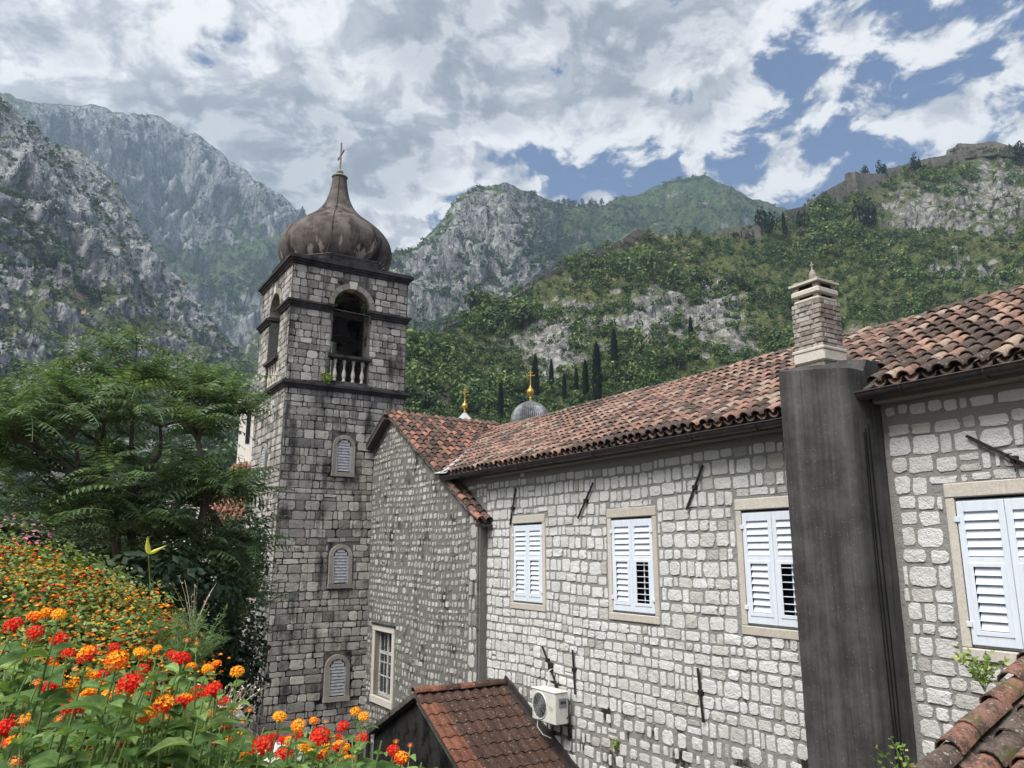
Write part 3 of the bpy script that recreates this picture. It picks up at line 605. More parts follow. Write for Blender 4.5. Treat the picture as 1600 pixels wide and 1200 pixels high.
for (dx_, w_, h_, dep) in [(-6.5, 5, 4.6, 4), (0, 6, 6.2, 5), (5.5, 6, 5.0, 4), (10, 4, 7.0, 3)]:
    p0 = rb + np.array([dx_, 0, -3]); MB().prism([(p0[0] - w_ / 2, p0[2]), (p0[0] + w_ / 2, p0[2]), (p0[0] + w_ / 2, p0[2] + h_ + 2), (p0[0] + w_ * .1, p0[2] + h_ + 3), (p0[0] - w_ / 2, p0[2] + h_ + 1.6)], 1, p0[1], p0[1] + dep).build('wall', M['rampart'], rt)
for dx_ in (-1.2, 1.2, 5.): MB().box((rb[0] + dx_ - .45, rb[1] - .12, rb[2] + .8), (rb[0] + dx_ + .45, rb[1] + .3, rb[2] + 2.4)).build('window', M['dark_inside'], rt)
# ------------------------------------------------------------------ masonry
def lay(u0, u1, v0, v1, hr, wr, gap, holes=(), inside=None, rnd=None, jit=.12):
    """coursed rubble: list of (u, v, w, h) stones"""
    r = rnd or random; out = []; v = v0
    while v < v1:
        h = r.uniform(*hr); u = u0 - r.uniform(0, wr[0])
        while u < u1:
            w_ = r.uniform(*wr) * (1 if r.random() < .85 else .55)
            a, b = max(u, u0), min(u + w_, u1)
            cells = [(a, b, v, min(v + h, v1))]
            if r.random() < .02 and h > .19: cells = [(a, b, v, v + h * .5), (a, b, v + h * .5, v + h)]
            for (a, b, c, d_) in cells:
                for (p, q, k, l) in holes:                 # trim against openings
                    if a < q and b > p and c < l and d_ > k:
                        cuts = [(a, min(b, p), c, d_), (max(a, q), b, c, d_), (a, b, c, min(d_, k)), (a, b, max(c, l), d_)]
                        cuts = [x for x in cuts if x[1] - x[0] > .06 and x[3] - x[2] > .05]
                        if not cuts: a = b; break
                        a, b, c, d_ = max(cuts, key=lambda x: (x[1] - x[0]) * (x[3] - x[2]))
                if b - a < .07 or d_ - c < .06: continue
                g = gap * r.uniform(.7, 1.4)
                st = ((a + b) / 2 + r.uniform(-.3, .3) * g * .5, (c + d_) / 2 + r.uniform(-1, 1) * g * .3, (b - a) - g, (d_ - c) - g)
                if inside is None or inside(st): out.append(st)
            u += w_
        v += h
    return out
def stone(mb, m, u, v, w_, h, proud, tint, r, npt=12, sq=3.2, warp=.03):
    """rough-faced stone with rounded outline on a wall; m maps (u, v, outward) to the frame"""
    cr = min(w_, h) * min(.46, r.uniform(.14, .30) * (3.4 / sq)); P0 = []                 # a knocked-off rectangle
    for cx_, cy_, a0 in ((1, 1, 0), (-1, 1, 1), (-1, -1, 2), (1, -1, 3)):
        for q in (.05, .5, .95):
            a = (a0 + q) * math.pi / 2; P0.append((cx_ * (w_ / 2 - cr) + cr * math.cos(a), cy_ * (h / 2 - cr) + cr * math.sin(a)))
        P0.append((0, cy_ * h / 2) if a0 % 2 == 0 else (cx_ * w_ / 2, 0))
    P0 = np.array(P0); npt = len(P0); jt = .022 * (3.4 / sq) ** .5
    ou = P0[:, 0] + np.array([r.uniform(-jt, jt) for _ in range(npt)]) * min(w_, .3) * 2; ov = P0[:, 1] + np.array([r.uniform(-jt, jt) for _ in range(npt)]) * min(h, .25) * 2
    kx, ky = r.uniform(-.06, .06), r.uniform(-.06, .06); ou, ov = ou * (1 + kx * ov / h), ov * (1 + ky * ou / w_)
    tl = r.uniform(-.025, .025); ou, ov = ou - ov * tl, ov + ou * tl
    rings = []
    for scl, dep in ((1.0, -.02), (.985, proud * .75), (.93, proud)):
        dj = np.array([dep * r.uniform(.75, 1.25) if dep > 0 else dep for _ in range(npt)])
        rings.append(np.stack([u + ou * scl, v + ov * scl, dj], -1))
    ctr_ = np.array([[u, v, proud * r.uniform(.8, 1.5)]]); P = np.vstack(rings + [ctr_])
    wz = warp * (math.sin(u * .9 + 1.3) + .6 * math.sin(u * 2.1 + v)); P[:, 1] += wz
    f = []
    for i in range(2): f += [(i * npt + j, i * npt + (j + 1) % npt, (i + 1) * npt + (j + 1) % npt, (i + 1) * npt + j) for j in range(npt)]
    f += [(2 * npt + j, 2 * npt + (j + 1) % npt, 3 * npt) for j in range(npt)]
    Q = np.array([m(*p) for p in P]); mb.add(Q, f, tint); return Q
def masonry(parent, groups, mat, seed, limit=300, tints=(.2, 1.), proud=(.012, .03), sq=3.2, npt=12, name='stone', warp=.03, smooth=None, tfun=None):
    """groups: [(mapping, stones, part)]; the largest in view become objects of their own"""
    r = random.Random(seed); items = []
    for m, st, part in groups:
        for (u, v, w_, h) in st:
            p = W(*m(u, v, 0)); depth = p @ _F; x, y = project(p)
            vis = depth > 0 and -30 < x[0] < 1630 and -30 < y[0] < 1230
            items.append((-(w_ * h / depth ** 2) if vis else 0, m, u, v, w_, h, part))
    items.sort(key=lambda q: q[0]); rest = {}
    for k, (a, m, u, v, w_, h, part) in enumerate(items):
        tn = min(1, max(0, r.triangular(*tints))) if tfun is None else tfun(u, v, r)
        pr = r.uniform(*proud)
        if k < limit and a < 0:
            mb = MB(); stone(mb, m, u, v, w_, h, pr, tn, r, npt, sq, warp); mb.build(name, M[mat], part, smooth, fixn=False)
        else:
            mb = rest.setdefault(part, MB()); stone(mb, m, u, v, w_, h, pr, tn, r, npt, sq, warp)
    for part, mb in rest.items(): mb.build('small_stones', M[mat], part, smooth, kind='stuff', fixn=False)
FAC = lambda o0: (lambda u, v, dpt: (u, o0 + dpt, v))        # wall parallel to the long facade, facing the eye's left
END = lambda s0: (lambda u, v, dpt: (s0 - dpt, u, v))        # wall at right angles, facing the eye

# ------------------------------------------------------------------ barrel-tile roofs
def tile_mesh(tint, L=.42, r0=.088, r1=.072, seg=6, flip=False, lip=.012, rnd=None):
    an = np.linspace(0, math.pi, seg + 1); mb = MB(); V = []; n_ = seg + 1
    for y, r in ((0, r0), (L * .5, (r0 + r1) / 2 * 1.005), (L, r1)):
        for a in an: V.append((math.cos(a) * r, y, math.sin(a) * r * .92))
    for a in an: V.append((math.cos(a) * (r0 - lip), .0, math.sin(a) * (r0 - lip) * .92))
    for a in an: V.append((math.cos(a) * (r0 - lip), L * .4, math.sin(a) * (r0 - lip) * .9))
    f = [(i * n_ + j, i * n_ + j + 1, (i + 1) * n_ + j + 1, (i + 1) * n_ + j) for i in range(2) for j in range(seg)]
    f += [(3 * n_ + j, 3 * n_ + j + 1, j + 1, j) for j in range(seg)] + [(4 * n_ + j, 4 * n_ + j + 1, 3 * n_ + j + 1, 3 * n_ + j) for j in range(seg)]
    V = np.array(V)
    if flip: V[:, 2] *= -1
    t = np.full(len(V), tint)
    mb.add(V, f, t); return mb
def basis(p, ud, vd):
    ud = np.array(ud, float); vd = np.array(vd, float); ud /= np.linalg.norm(ud); vd /= np.linalg.norm(vd); nn = np.cross(ud, vd)
    m = np.eye(4); m[:3, 0] = ud; m[:3, 1] = vd; m[:3, 2] = nn; m[:3, 3] = p; return m
def roof(part, mat, origin, ud, vd, ulen, vlen, keep, seed, tints, pw=.205, rl=.30, limit=300, tile_name='tile', tl=.42, r0=.088, lift=.02, jitter=1., tfun=None, wave=.015):
    """part: the roof object that the tiles belong to (frame coordinates)"""
    r = random.Random(seed); NVAR = 14
    mes = []; mbs = []
    for i in range(NVAR):
        q = tile_mesh(tints(r), tl, r0 * r.uniform(.95, 1.05), r0 * .82); mbs.append(q); me = q.mesh('tile'); me.materials.append(M[mat]); me.shade_smooth(); me.set_sharp_from_angle(angle=math.radians(50)); mes.append(me)
    tv = [float(q.t[0][0]) for q in mbs]
    pan = tile_mesh(.28, tl, r0 * .98, r0 * .98, 5, True); B = basis(origin, ud, vd); items = []; pans = MB()
    nu = int(ulen / pw); nv = int(math.ceil(vlen / rl))
    for i in range(nu):
        cj = r.uniform(-.012, .012) * jitter
        for j in range(nv):
            u = (i + .5) * pw; v = j * rl
            p = B @ np.array([u, v + rl * .5, 0, 1])
            if not keep(*p[:3]): continue
            sag = wave * math.sin(u * 1.1 + j * .5 + seed) + wave * .6 * math.sin(u * .43 + 2)
            loc = np.eye(4); a = r.uniform(-.04, .04) * jitter; ti = -.05 - r.uniform(0, .03) * jitter
            loc[:3, :3] = np.array([[math.cos(a), -math.sin(a), 0], [math.sin(a), math.cos(a), 0], [0, 0, 1]]) @ np.array([[1, 0, 0], [0, math.cos(ti), -math.sin(ti)], [0, math.sin(ti), math.cos(ti)]])
            loc[:3, 3] = (u + cj + r.uniform(-.008, .008) * jitter, v + r.uniform(-.02, .02) * jitter, .055 + lift + sag)
            m = B @ loc; wp = W(*m[:3, 3]); dep = wp @ _F; x, y = project(wp)
            vis = dep > 0 and -20 < x[0] < 1620 and y[0] < 1220
            kk = r.randrange(NVAR)
            if tfun: want = tfun(*p[:3], r); kk = min(range(NVAR), key=lambda q: abs(tv[q] - want) + r.uniform(0, .08))
            items.append((-1 / dep if vis else 0, m, kk))
            pl = np.eye(4); pl[:3, 3] = (u + pw / 2, v - .01, .075 + sag); ti = -.06; pl[:3, :3] = np.array([[1, 0, 0], [0, math.cos(ti), -math.sin(ti)], [0, math.sin(ti), math.cos(ti)]])
            pm = B @ pl; pv = pan.v[0] @ pm[:3, :3].T + pm[:3, 3]; pans.add(pv, pan.f, r.uniform(.0, .45))
    items.sort(key=lambda q: q[0]); rest = MB()
    for k, (a, m, kk) in enumerate(items):
        if k < limit and a < 0: place(mes[kk], tile_name, part, m)
        else: q = mbs[kk]; rest.add(q.v[0] @ m[:3, :3].T + m[:3, 3], q.f, q.t[0])
    if rest.n: rest.build('far_tiles', M[mat], part, 50, kind='stuff', fixn=False)
    pans.build('pan_tiles', M[mat], part, 50, kind='stuff', fixn=False)
def ridge_tiles(part, mat, p, q, seed, tints, r0=.11, L=.40, exp=.33, drop=0., name='ridge_tile'):
    r = random.Random(seed); p = np.array(p, float); q = np.array(q, float); a = q - p; T = np.linalg.norm(a); a /= T
    mes = []
    for i in range(6):
        me = tile_mesh(tints(r), L, r0, r0 * .86, 7).mesh('ridge_tile'); me.materials.append(M[mat]); me.shade_smooth(); mes.append(me)
    ud = np.cross(a, (0, 0, 1)); n_ = int(T / exp)
    for i in range(n_):
        m = basis(p + a * i * exp + np.array([0, 0, r.uniform(-.012, .012)]), ud + np.array([0, 0, r.uniform(-.03, .03)]), a + ud * r.uniform(-.04, .04)); place(r.choice(mes), name, part, m)
def mortar_bed(part, p, q, w_, h, seed, mat='coping', name='mortar_bed'):
    r = random.Random(seed); p = np.array(p, float); q = np.array(q, float); n_ = max(3, int(np.linalg.norm(q - p) / .12)); pts = [p + (q - p) * i / n_ for i in range(n_ + 1)]
    mb = MB(); mb.tube([x + np.array([r.uniform(-.015, .015), r.uniform(-.015, .015), r.uniform(-.02, .02)]) for x in pts], [w_ * r.uniform(.8, 1.2) for _ in pts], 6); return mb.build(name, M[mat], part, True)
# ------------------------------------------------------------------ the long stone house
def zwing(s): return 3.91 - .587 * abs(20.88 - s)
house = thing('stone_house', (9, -2, -8), 'long white limestone house with shuttered windows and tiled roof', 'house')
Z0 = -8.0; EAVE = 1.80; ZOP = (-1.02, .62); SA = 1.0; SB = 15.62
WIN = [(13.33, 14.45), (10.00, 11.10), (6.95, 8.05), (3.83, 4.89)]
wall = MB(); wall.box((SA, -.5, Z0), (SB, 0, ZOP[0])); wall.box((SA, -.5, ZOP[1]), (SB, 0, EAVE + .05))
cuts = [SA] + [x for w_ in sorted(WIN) for x in w_] + [SB]
for i in range(0, len(cuts), 2): wall.box((cuts[i], -.5, ZOP[0]), (cuts[i + 1], 0, ZOP[1]))
wall.box((SB, -.5, .7), (17.2, 0, EAVE + .05)); wall.box((SA, -6.5, Z0), (SA + .4, -.5, EAVE)); wall.box((SA, -7, Z0), (20, -6.5, EAVE)); wall.box((SA + .4, -6.5, 1.2), (20, -.5, 1.5))
facade = wall.build('facade', M['mortar'], house)
FR = .105; LT = .165; SL = .13
holes = [(a - FR - .02, b + FR + .02, ZOP[0] - SL - .02, ZOP[1] + LT + .02) for a, b in WIN] + [(5.62, 6.68, -9, 3)]
rr = random.Random(3)
st = lay(SA, SB - .02, -4.6, 1.62, (.15, .26), (.12, .37), .036, holes, None, rr)
st += lay(SA, 5.62, 1.64, 1.80, (.16, .17), (.15, .36), .04, [], None, rr) + [q for q in lay(SB, 16.9, .9, 1.62, (.165, .245), (.15, .3), .04, [], None, rr) if q[1] - q[3] > zwing(q[0] + q[2] / 2) + .05]
def irregular(q):
    u, v, w_, h = q
    if v < -2.7: k = rr.uniform(.55, .95); return (u, v + rr.uniform(-.02, .02), w_ * k, h * rr.uniform(.65, .95))
    return q
st = [irregular(q) for q in st]
masonry(house, [(FAC(0), st, facade)], 'limestone', 5, 300, (.0, 1., .72), (.006, .020), 3.4, 12, warp=.022)

def window(a, b, opened, seed):
    r = random.Random(seed); c = ((a + b) / 2, 0, ZOP[0]); z0, z1 = ZOP
    part = MB().box((a - .02, -.46, z0 - .02), (b + .02, -.44, z1 + .02)).build('window', M['dark_inside'], house)
    trim = M['trim']
    MB().bbox((a - FR, -.12, z1), (b + FR, .028, z1 + LT), .012, r.random()).build('lintel', trim, part)
    MB().bbox((a - FR, -.12, z0 - SL), (b + FR, .03, z0), .012, r.random() * .6).build('sill', trim, part)
    MB().bbox((a - FR, -.12, z0 + .002), (a, .02, z1 - .002), .01, r.random()).build('jamb', trim, part)
    MB().bbox((b, -.12, z0 + .002), (b + FR, .02, z1 - .002), .01, r.random()).build('jamb', trim, part)
    fr = MB(); e_ = .035
    for lo, hi in (((a + .005, -.10, z0 + .005), (a + e_, -.04, z1 - .03)), ((b - e_, -.10, z0 + .005), (b - .005, -.04, z1 - .03)), ((a + e_, -.10, z0 + .005), (b - e_, -.035, z0 + e_)), ((a + e_, -.10, z1 - .06), (b - e_, -.04, z1 - .03))): fr.box(lo, hi)
    fr.build('window_frame', M['paint'], part)
    gl = MB(); gl.box((a + .04, -.30, z0 + .03), (b - .04, -.29, z1 - .04)); gl.build('pane', M['glass'], part)
    mid = (a + b) / 2
    for k, (l0, l1) in enumerate(((a + .012, mid - .003), (mid + .003, b - .012))):     # k=1: the leaf farther along = left in the photo
        zb, zt = z0 + .035, z1 - .045; stw = .072; y0, y1 = -.03, .012
        zm = zt - (zt - zb) * .42                               # rail between the upper and the lower louvres
        lf = MB()
        lf.bbox((l0, y0, zb), (l0 + stw, y1, zt), .006); lf.bbox((l1 - stw, y0, zb), (l1, y1, zt), .006)
        lf.bbox((l0 + stw, y0, zt - .12), (l1 - stw, y1 - .002, zt), .006); lf.bbox((l0 + stw, y0, zb), (l1 - stw, y1 - .002, zb + .12), .006); lf.bbox((l0 + stw, y0, zm - .04), (l1 - stw, y1 - .002, zm + .035), .006)
        # inset frame of the hinged lower flap
        i0, i1, j0, j1 = l0 + stw + .006, l1 - stw - .006, zb + .125, zm - .045
        lf.bbox((i0 - .02, y1 - .004, j0 - .02), (i0 + .035, y1 + .008, j1 + .02), .004); lf.bbox((i1 - .035, y1 - .004, j0 - .02), (i1 + .02, y1 + .008, j1 + .02), .004)
        lf.bbox((i0 + .035, y1 - .004, j1 - .025), (i1 - .035, y1 + .007, j1 + .02), .004); lf.bbox((i0 + .035, y1 - .004, j0 - .02), (i1 - .035, y1 + .007, j0 + .03), .004)
        lf.build('shutter', M['paint'], part)
        hg = MB()
        side = l0 if k == 0 else l1
        for zh in (zb + .22, zt - .2): hg.bbox((side - .03, y1, zh - .03), (side + .03, y1 + .02, zh + .03), .004)
        hg.build('hinge', M['paint'], part)
        for (zlo, zhi, n_, op, w0, w1) in ((zm + .04, zt - .125, 5, False, l0 + stw, l1 - stw), (j0 + .03, j1 - .025, 7, opened and k == 0, i0 + .035, i1 - .035)):
            p_ = (zhi - zlo) / n_; key = (round(w1 - w0, 3), round(p_, 3), op)
            me = SLAT.get(key)
            if me is None:
                q = MB(); hw = (w1 - w0) / 2 - .002
                if op: q.bbox((-hw, -.028, -.005), (hw, .030, .005), .003)
                else: q.prism([(-.016, p_ * .60), (-.024, p_ * .57), (.016, -p_ * .46), (.024, -p_ * .42)][::-1], 0, -hw, hw)
                me = q.mesh('slat'); _fix(me); me.materials.append(M['paint']); SLAT[key] = me
            for i in range(n_):
                mt = Matrix.Translation(((w0 + w1) / 2, -.012, zlo + p_ * (i + .5))) @ Matrix.Rotation(r.uniform(-.05, .05), 4, 'X')
                place(me, 'slat', part, mt)
            if op: MB().box(((w0 + w1) / 2 - .012, -.03, zlo), ((w0 + w1) / 2 + .006, -.02, zhi)).build('slat_rod', M['paint'], part)
    return part
SLAT = {}
for i, (a, b) in enumerate(WIN):
    p_ = window(a, b, i in (1, 2), 50 + i)

# main roof: 28.5 degrees; the part right of the pier sits a little higher
TP = .543
def zmain(s, o, up=0.): return 1.86 + up + TP * (.36 - o)
def zwing(s): return 3.91 - .587 * abs(20.88 - s)
mtint = lambda r: min(1, max(0, r.choice([r.uniform(0, .25), r.uniform(.25, .6), r.uniform(.45, .85), r.uniform(.6, 1.)])))
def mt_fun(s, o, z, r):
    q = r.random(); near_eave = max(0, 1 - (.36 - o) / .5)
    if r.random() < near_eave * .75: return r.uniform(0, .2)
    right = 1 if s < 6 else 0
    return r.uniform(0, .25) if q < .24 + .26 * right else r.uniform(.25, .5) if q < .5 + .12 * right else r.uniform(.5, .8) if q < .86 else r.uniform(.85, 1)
cosp = math.cos(math.atan(TP))
for up, s0, s1, lim, RO in ((0., 6.2, 20.3, 200, -2.92), (.13, SA - .3, 6.2, 100, -2.36)):
    dk = MB(); L_ = (.36 - RO)
    if up == 0:   # deck stops at the valley
        sv = lambda o: 20.88 - (3.91 - zmain(0, o)) / .587
        poly = [(s0, .34), (sv(.34) + .0, .34), (sv(RO), RO), (s0, RO)]
    else: poly = [(s0, .34), (s1, .34), (s1, RO), (s0, RO)]
    top = [(s, o, zmain(s, o, up) + .0) for s, o in poly]; bot = [(s, o, z - .09) for s, o, z in top]
    if up: poly_sides = True
    dk.add(top + bot, [(0, 1, 2, 3), (7, 6, 5, 4), (0, 4, 5, 1), (1, 5, 6, 2), (2, 6, 7, 3), (3, 7, 4, 0)])
    # far slope behind the ridge
    bk = [(s0, RO - .005, zmain(0, RO, up)), (s1, RO - .005, zmain(0, RO, up)), (s1, -7.2, 1.6), (s0, -7.2, 1.6)]
    dk.add(bk + [(s, o, z - .09) for s, o, z in bk], [(0, 1, 2, 3), (7, 6, 5, 4), (0, 4, 5, 1), (1, 5, 6, 2), (2, 6, 7, 3), (3, 7, 4, 0)])
    rf = dk.build('roof', M['wood_dark'], house)
    def keep(s, o, z, up=up):
        if 5.60 < s < 6.70 and o > -.10: return False
        if up == 0 and s > 16 and z < zwing(s) - .02: return False
        return True
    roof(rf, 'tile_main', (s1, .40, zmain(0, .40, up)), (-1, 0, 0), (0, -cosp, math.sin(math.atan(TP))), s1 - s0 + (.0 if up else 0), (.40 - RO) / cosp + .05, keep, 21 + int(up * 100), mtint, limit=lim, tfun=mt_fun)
    ridge_tiles(rf, 'tile_main', (s0, RO, zmain(0, RO, up) + .03), (s1 - (0 if up else .3), RO, zmain(0, RO, up) + .03), 31 + int(up * 100), lambda r: r.uniform(0, .25), .10)
    mortar_bed(rf, (s0, RO + .02, zmain(0, RO, up) + .04), (s1 - (0 if up else .3), RO + .02, zmain(0, RO, up) + .04), .085, 0, 33)
    # gutter with brackets
    def zg(s): return 1.80 + up * 1.0 + (0.0 if up else -.008 * (12 - s) * .6)
    ga, gb = (s0 if up else 6.66), (s1 - .50 if up else 17.05)
    an = np.linspace(math.pi, 2 * math.pi, 9); prof = [(.42 + .086 * math.cos(a), .086 * math.sin(a)) for a in an] + [(.42 + .079 * math.cos(a), .079 * math.sin(a)) for a in an[::-1]]
    gt = MB(); n_ = 10
    V = []; Fq = []
    for i in range(n_ + 1):
        s = ga + (gb - ga) * i / n_; V += [(s, o, zg(s) + z + random.uniform(-.003, .003)) for o, z in prof]
    k = len(prof)
    for i in range(n_): Fq += [(i * k + j, i * k + (j + 1) % k, (i + 1) * k + (j + 1) % k, (i + 1) * k + j) for j in range(k)]
    Fq += [tuple(range(k)), tuple(range(n_ * k, n_ * k + k))[::-1]]
    gt.add(V, Fq); gt.tube([(ga, .508, zg(ga) + .004), (gb, .508, zg(gb) + .004)], .011, 6)
    go = gt.build('gutter', M['gutter'], house, 40)
    s = ga + .6
    while s < gb:
        q = MB(); q.tube([(s, .42 + .094 * math.cos(a), zg(s) + .094 * math.sin(a)) for a in an], .010, 5); q.tube([(s, .345, zg(s)), (s, .05, zg(s) + .10)], .010, 5); q.build('bracket', M['gutter'], go); s += 1.25 if not up else .95
    e0, e1 = (6.66, SB) if not up else (SA, 5.66)
    MB().bbox((e0, .003, 1.69 + up), (e1, .20, 1.80 + up), .02).build('eave_cornice', M['mortar'], house)

# valley sheet between the two roofs
vb = MB(); q0 = (16.95, .42); q1 = (20.1, -2.8)
def vp(s, o, w_): return (s, o, max(zmain(s, o), zwing(s)) + .055 + w_)
d2 = np.array([q1[0] - q0[0], q1[1] - q0[1]]); d2 /= np.linalg.norm(d2); nr = np.array([-d2[1], d2[0]]); row = []
for i in range(13):
    c_ = np.array(q0) + (np.array(q1) - np.array(q0)) * i / 12
    for k in (-.075, 0, .075): p2 = c_ + nr * k * random.uniform(.7, 1.5); row.append((p2[0], p2[1], max(zmain(*p2), zwing(p2[0])) + .15 - (.02 if k == 0 else 0)))
vb.add(row, [(i * 3 + j, i * 3 + j + 1, i * 3 + j + 4, i * 3 + j + 3) for i in range(12) for j in range(2)])
vb.add([(16.75, .52, 1.90), (17.25, .60, 1.93), (17.35, .30, 2.02), (16.95, .22, 2.05)], [(0, 1, 2, 3)])
vs_ = vb.build('valley_flashing', M['flashing'], house); sm = vs_.modifiers.new('t', 'SOLIDIFY'); sm.thickness = .006

# iron wall anchors: bars laid on the face of the wall
for (p, q, hub, lb) in [((14.28, 1.38), (14.52, .60), .55, 'iron tie bar beside the top of the farthest shuttered window'), ((11.54, 1.29), (12.04, .65), .5, 'slanting iron tie bar between the two left windows, under the eave'), ((8.72, 1.36), (9.13, .68), .5, 'slanting iron tie bar between the middle windows, under the eave'), ((4.64, 1.30), (3.86, .78), .6, 'iron tie bar with twisted wire above the window right of the pier'),
        ((13.29, -1.81), (12.72, -2.60), .3, 'slanting iron tie bar just above the air conditioner'), ((12.28, -1.77), (12.22, -2.55), .45, 'upright iron tie bar right of the air conditioner'), ((9.05, -1.71), (8.99, -2.48), .45, 'upright iron tie bar low on the wall near the pier')]:
    P0, P1 = (p[0], .052, p[1]), (q[0], .052, q[1]); c_ = tuple(np.array(P0) + (np.array(P1) - np.array(P0)) * hub)
    th = thing('tie_bar', c_, lb, 'tie bar')
    b_ = MB(); bar(b_, P0, P1, .034, .022, (0, 1, 0)); b_.build('bar', M['iron'], th)
    h_ = MB(); h_.bbox((c_[0] - .032, -.02, c_[2] - .036), (c_[0] + .032, .085, c_[2] + .036), .008); h_.build('anchor_head', M['iron'], th)
    if 'wire' in lb:
        k_ = MB(); k_.tube([(c_[0] + .08 * math.sin(a * 2.1), .09 + .02 * math.sin(a * 3), c_[2] + .06 * math.cos(a * 1.7)) for a in np.linspace(0, 6, 26)], .007, 5); k_.tube([(c_[0], .09, c_[2]), (c_[0] - .02, .10, c_[2] - .14)], .007, 5); k_.build('wire', M['iron'], th)

# ------------------------------------------------------------------ concrete pier and chimney
pier = thing('chimney_pier', (6.15, .35, Z0), 'tall dark stained concrete chimney pier rising in front of the facade', 'pier')
pb = MB(); r_ = .10
sec = [(6.63, .003), (6.63, .70), (5.67 + r_, .70)] + [(5.67 + r_ - r_ * math.sin(a), .70 - r_ + r_ * math.cos(a)) for a in np.linspace(.3, math.pi / 2, 5)] + [(5.67, .003)]
sec2 = []
for (p, q) in zip(sec, sec[1:] + sec[:1]):
    n_ = max(1, int(math.hypot(q[0] - p[0], q[1] - p[1]) / .09)); sec2 += [(p[0] + (q[0] - p[0]) * i / n_, p[1] + (q[1] - p[1]) * i / n_) for i in range(n_)]
sec = sec2; k = len(sec); zs_ = list(np.arange(Z0, 2.2, .11)) + [2.2]; V = []
for z in zs_:
    top_ = z >= 2.2
    for (s, o) in sec:
        zz_ = z if not top_ else 2.24 + .13 * (s - 5.67) / .96 + .16 * (o < .3) + random.uniform(-.012, .012)
        nv_ = float(pn(np.array([s * 3, o * 3, z * 2.2]))) * .010 + float(pn(np.array([s * 11, o * 11, z * 9]))) * .005
        V.append((s + (nv_ if s < 5.75 else -nv_ * .6 if s > 6.6 else 0), o + (nv_ if o > .6 else 0), zz_))
nl_ = len(zs_); F_ = [(i * k + j, i * k + (j + 1) % k, (i + 1) * k + (j + 1) % k, (i + 1) * k + j) for i in range(nl_ - 1) for j in range(k)]
ci = nl_ * k; F_ += [((nl_ - 1) * k + j, (nl_ - 1) * k + (j + 1) % k, ci) for j in range(k)]
pb.add(V + [(6.15, .3, 2.47)], F_); pb.build('shaft', M['concrete'], pier, 35)
MB().box((5.70, -.9, .5), (6.60, 0.0, 2.42)).build('shaft_back', M['concrete'], pier)
for k_, o in enumerate((.30, .37, .42)):
    q = MB(); q.tube([(5.667 - .008, o + .012 * math.sin(z * 1.3 + k_), z) for z in np.linspace(1.55 - .05 * k_, Z0 + 1, 30)], .008, 5); q.build('cable', M['cable_black'], pier)
# brick stack on the pier
A, B_, C_, D_ = 6.06, 6.50, .06, .50
bz0, bz1 = 2.62, 3.28
stk = MB(); stk.box((A + .012, C_ + .012, 2.3), (B_ - .012, D_ - .012, bz1)); so = stk.build('stack', M['trim_grey'], pier)
r = random.Random(8); nb = 10; ch = (bz1 - bz0) / nb
for face in ('front', 'side', 'back', 'far'):
    for i in range(nb):
        z = bz0 + ch * (i + .5); L_ = B_ - A if face in ('front', 'back') else D_ - C_; off0 = -.5 * (.22 if i % 2 else .11); u = off0
        while u < L_ - .01:
            a_, b_ = max(u, .0), min(u + .215, L_); u += .225
            if b_ - a_ < .03: continue
            q = MB(); pr = r.uniform(.004, .018); g_ = .006; hh = ch / 2 - .005
            if face == 'front': q.bbox((A + a_ + g_, D_ - .012, z - hh), (A + b_ - g_, D_ - .008 + pr, z + hh), .007, r.random())
            elif face == 'side': q.bbox((A + .008 - pr, C_ + a_ + g_, z - hh), (A + .012, C_ + b_ - g_, z + hh), .007, r.random())
            elif face == 'back': q.bbox((A + a_ + g_, C_ + .008 - pr, z - hh), (A + b_ - g_, C_ + .012, z + hh), .007, r.random())
            else: q.bbox((B_ - .012, C_ + a_ + g_, z - hh), (B_ - .008 + pr, C_ + b_ - g_, z + hh), .007, r.random())
            q.build('brick', M['brick'], so)
q = MB(); q.bbox((A - .02, C_ - .02, 2.44), (B_ + .02, D_ + .02, 2.60), .02, .8); q.bbox((A - .03, C_ - .03, 2.585), (B_ + .03, D_ + .03, 2.635), .012, .3); q.build('plinth', M['trim'], pier)
q = MB()
def ring(zb, zt, ov, mt='trim'):
    m_ = MB(); m_.bbox((A - ov, C_ - ov, zb), (B_ + ov, D_ + ov, zt), .02, .6); return m_
ring(3.28, 3.335, -.02).build('collar', M['trim'], pier)
for (x_, y_) in ((A + .03, C_ + .03), (B_ - .11, C_ + .03), (A + .03, D_ - .11), (B_ - .11, D_ - .11)):
    MB().bbox((x_, y_, 3.33), (x_ + .08, y_ + .08, 3.60), .01).build('cap_post', M['trim_grey'], pier)
ring(3.37, 3.46, .0).build('cap_slab', M['trim'], pier)
sl = MB(); cx_, cy_ = (A + B_) / 2, (C_ + D_) / 2; e_ = (B_ - A) / 2 + .01
sl.add([(cx_ - e_, cy_ - e_, 3.53), (cx_ + e_, cy_ - e_, 3.53), (cx_ + e_, cy_ + e_, 3.53), (cx_ - e_, cy_ + e_, 3.53), (cx_ - e_, cy_ - e_, 3.56), (cx_ + e_, cy_ - e_, 3.56), (cx_ + e_, cy_ + e_, 3.56), (cx_ - e_, cy_ + e_, 3.56), (cx_, cy_, 3.66)], [(3, 2, 1, 0), (0, 1, 5, 4), (1, 2, 6, 5), (2, 3, 7, 6), (3, 0, 4, 7), (4, 5, 8), (5, 6, 8), (6, 7, 8), (7, 4, 8)]); sl.build('cap_slab', M['trim'], pier)
MB().box((A + .05, C_ + .05, 3.34), (B_ - .05, D_ - .05, 3.52)).build('flue', M['dark_inside'], pier)
